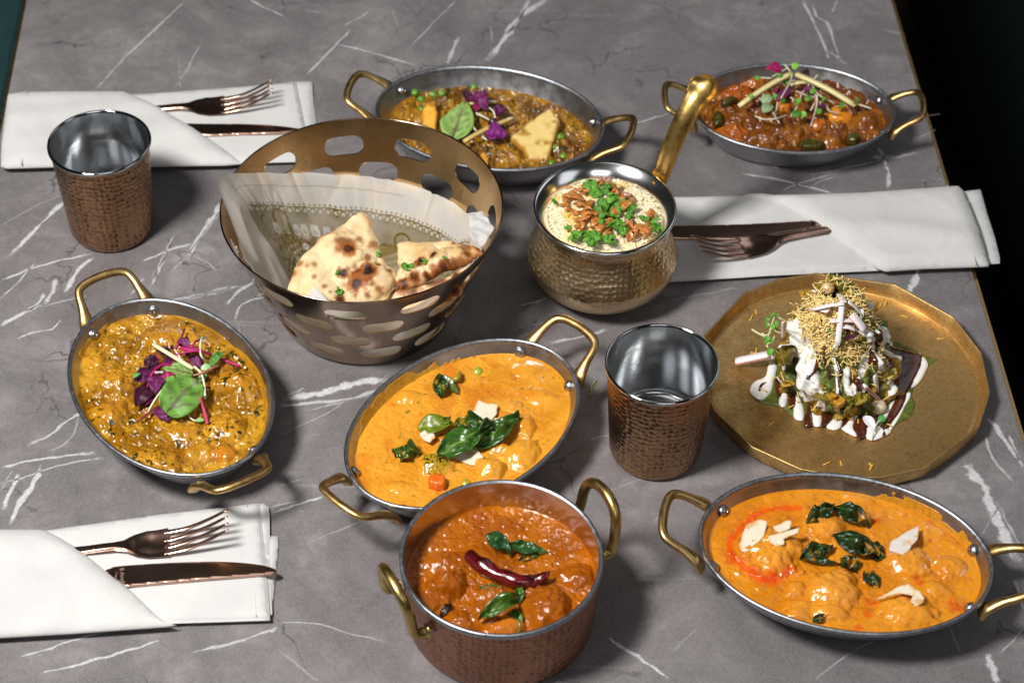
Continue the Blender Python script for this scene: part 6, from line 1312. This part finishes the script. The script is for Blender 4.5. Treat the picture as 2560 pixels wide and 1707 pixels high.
# sev: fine crisp noodles, too many to count
sl = []; sc_ = []
def strand(p, d, L, r_):
    d = d/np.linalg.norm(d); s = np.cross(d, (0.3, .2, 1)); s /= np.linalg.norm(s); n_ = np.cross(s, d); bend = rng.uniform(-.35, .35); v = []
    for u in (-1, -.35, .35, 1):
        for k in range(5): v.append(p+d*u*L/2+n_*bend*L*.5*(1-u*u)+(s*math.cos(k*1.2566)+n_*math.sin(k*1.2566))*r_)
    return np.array(v), grid_faces(4, 5, wrap_v=True)+[(0, 1, 2, 3, 4), (19, 18, 17, 16, 15)]
cl = [(-120, 38, .08, .34, 300), (-95, 60, .0, .16, 220), (-75, 26, .30, .52, 150), (-110, 16, .34, .50, 130), (-150, 26, .14, .40, 140), (-60, 60, .05, .26, 150), (-20, 40, .05, .45, 90), (-30, 20, .5, .85, 60), (-100, 60, .5, .95, 50), (60, 90, .05, .4, 80)]
for dg, sp, t0, t1, n_ in cl:
    for i in range(n_):
        a_ = math.radians(dg+rng.normal(0, sp*.55)); tt = float(np.clip(rng.normal((t0+t1)/2, (t1-t0)*.36), .005, .97)); o_ = rng.uniform(.0025, .0062)
        p = heap_pt(np.array(tt), np.array(a_), np.array(o_)); d = rng.normal(size=3); d[2] *= .6
        sl.append(strand(p, d, rng.uniform(.005, .0105), rng.uniform(.00034, .00048))); sc_.append(np.tile(blend(lin('e6c46c')+0*np.zeros((1, 3)), lin('f4deA0'), np.array([rng.uniform()])), (20, 1)))
for (x, y) in ((430, 360), (458, 325), (940, 1345), (1035, 1345), (1235, 1355), (1240, 1370), (1335, 262), (1460, 360), (1712, 500), (460, 1090), (565, 1080), (460, 585), (400, 640), (450, 600), (1440, 860), (1390, 870), (1150, 1060), (1360, 1090), (1420, 830), (1290, 1060), (700, 960), (510, 850)):
    p = vec(at(*ZT(x, y), .0055 if 480 < x < 1480 and y > 800 and y < 1150 else .0028)); d = rng.normal(size=3); d[2] = .02; sl.append(strand(p, d, rng.uniform(.004, .008), .00055)); sc_.append(np.tile(lin('dcb24c'), (20, 1)))
v, f = merge(sl); M['sev'] = attr_mat('sev', .45, .1, 0)
tag(mk('sev', v, f, M['sev'], origin=tuple(B0), cols=np.concatenate(sc_)), 'fine golden sev noodles sprinkled over the chaat', 'sev', kind='stuff')
p = vec(at(1478, 958, .001)); v, f = tube(spline([tuple(at(x, y, .0008)) for x, y in ((1476, 990), (1478, 970), (1484, 958), (1490, 950))], 6), .00055, 6)
tag(mk('noodle_crumb', v, f, M['sev'], cols=np.tile(lin('a8a03c'), (len(v), 1))), 'single yellow-green crumb strand on the table between middle pan and tumbler', 'crumb')
# radish sticks
gm = Garnish(ZM, TH, 1/5.809/3450); RED, RW = lin('b80e34'), lin('ece2e2')
for i, (a_, b_, w, e, l0, l1, lab) in enumerate((((1310, 380), (1240, 1005), 34, None, .010, .006, 'long upright white radish stick in the middle of the chaat'), ((1130, 655), (1600, 665), 34, RED, .010, .012, 'radish stick lying crosswise over the long one on the chaat'), ((790, 470), (1110, 520), 40, RED, .006, .007, 'radish stick at the left of the upper chaat'), ((900, 480), (1340, 400), 28, None, .009, .010, 'pale radish stick slanting across the upper chaat'), ((1245, 240), (1330, 390), 44, RED, .008, .009, 'short red-edged radish stick near the top of the chaat'), ((890, 225), (1090, 240), 36, RED, .006, .007, 'red-edged radish slice at the top left of the chaat'), ((1400, 370), (1600, 560), 32, None, .008, .008, 'bent white radish strip at the right of the upper chaat'), ((1300, 735), (1500, 780), 36, RED, .006, .006, 'red-edged radish piece under the crosswise stick on the chaat'), ((1440, 560), (1640, 800), 60, RED, .005, .006, 'broad pink-edged radish slice at the right of the chaat'), ((455, 660), (450, 890), 34, RED, .008, .004, 'upright radish stick beside the sprouts at the left of the chaat'), ((1600, 600), (1595, 480), 22, None, .008, .009, 'thin white radish strip at the right edge of the upper chaat'))):
    stick('radish_stick', lab, 'radish', 'radish sticks on the chaat', gm.p(*a_, l0), gm.p(*b_, l1), w*gm.k*1.1, w*gm.k*.24, RW, e, bend=.001)
stick('radish_stick', 'long radish stick jutting out to the left of the chaat over the plate', 'radish', 'radish sticks on the chaat', at(*ZT(322, 660), .006), at(*ZT(560, 610), .016), .0030, .0016, RW, lin('d88a98'))
stick('radish_stick', 'red and white radish stick at the front foot of the chaat', 'radish', 'radish sticks on the chaat', g.p(1190, 820, .006), at(*ZT(1290, 915), .010), .0020, .0012, RW, RED)
stick('radish_stick', 'long white radish strip down the right front of the chaat', 'radish', 'radish sticks on the chaat', g.p(1265, 740, .006), at(*ZT(1275, 900), .010), .0022, .0010, RW)
leaf('onion_slice', 'white onion slice with a purple edge at the front of the sauce', 'onion', 'onion pieces by the chaat', at(*ZT(1190, 1025), .008), at(*ZT(1265, 1130), .0065), .0075, mat='stick', blade=lin('ece6ea'), vein=lin('f4f0f2'), veins=0, fold=.3, arch=.1)
leaf('onion_slice', 'small purple onion chip tucked under the front of the chaat', 'onion', 'onion pieces by the chaat', at(*ZT(905, 955), .010), at(*ZT(970, 970), .012), .0075, mat='stick', blade=lin('8a2a5a'), vein=lin('b06a8a'), veins=0, fold=.3, arch=.15)
ball('puffed_crumb', 'rough white crumb at the right foot of the chaat', 'crumb', None, at(*ZT(1280, 965), .0075), (.0070, .0062, .0050), lin('d0bc98'), lin('e8dcc4'), seed=4)
leaf('purple_leaf', 'dark purple leaf scrap in the middle of the chaat', 'leaf', None, gm.p(1340, 940, .006), gm.p(1540, 880, .009), 90*gm.k, blade=DARKP, vein=PURPLE, fold=.3, arch=.15)
# sprouts at the left of the chaat
SP = 'sprouts at the left of the chaat'
for pts in ([(325, 600), (280, 730), (235, 880)], [(0, 775), (90, 830), (200, 890)], [(220, 650), (250, 720), (330, 790), (420, 830)], [(140, 830), (200, 860), (280, 820)], [(330, 880), (290, 940), (220, 1000), (230, 1040)], [(380, 595), (440, 630), (490, 655)]):
    stem('sprout_stem', 'pale sprout stem in the small bunch at the left of the chaat', 'stem', SP, [gm.p(x, y, .006) if x > 380 else at(*ZM(x, y), .030) for x, y in pts], .0008, .0006, lin('cfd0a0'))
for x, y, w in ((295, 575, 80), (365, 590, 70), (225, 650, 90), (210, 740, 70), (350, 710, 110), (300, 760, 90), (225, 930, 110), (290, 950, 90), (270, 1110, 110), (335, 1120, 100), (400, 1040, 60), (530, 720, 70), (385, 770, 50)):
    leaf('seed_leaf', 'tiny round seed leaf in the sprout bunch at the left of the chaat', 'leaf', 'seed leaves at the left of the chaat', at(*ZM(x-w*.4, y+w*.3), .028), at(*ZM(x+w*.4, y-w*.3), .033), w*gm.k, shape='round', blade=(lin('5f9a38') if x != 385 else PURPLE)*(.8+.4*(x % 7)/7), vein=lin('86b85c'), veins=0, fold=.2, arch=.15, seed=x*.1)
stem('sprout_stem', 'single white sprout hanging over the front of the sauce', 'stem', None, [at(*ZT(1305, 1050), .008), at(*ZT(1265, 1100), .010), at(*ZT(1240, 1195), .004)], .0007, .0005, lin('d0c8b8'))
leaf('seed_leaf', 'green seed leaf of the sprout at the front of the sauce', 'leaf', None, at(*ZT(1285, 1055), .008), at(*ZT(1335, 1040), .010), .0055, shape='round', blade=lin('3f8a3c'), vein=lin('78b070'), veins=0)
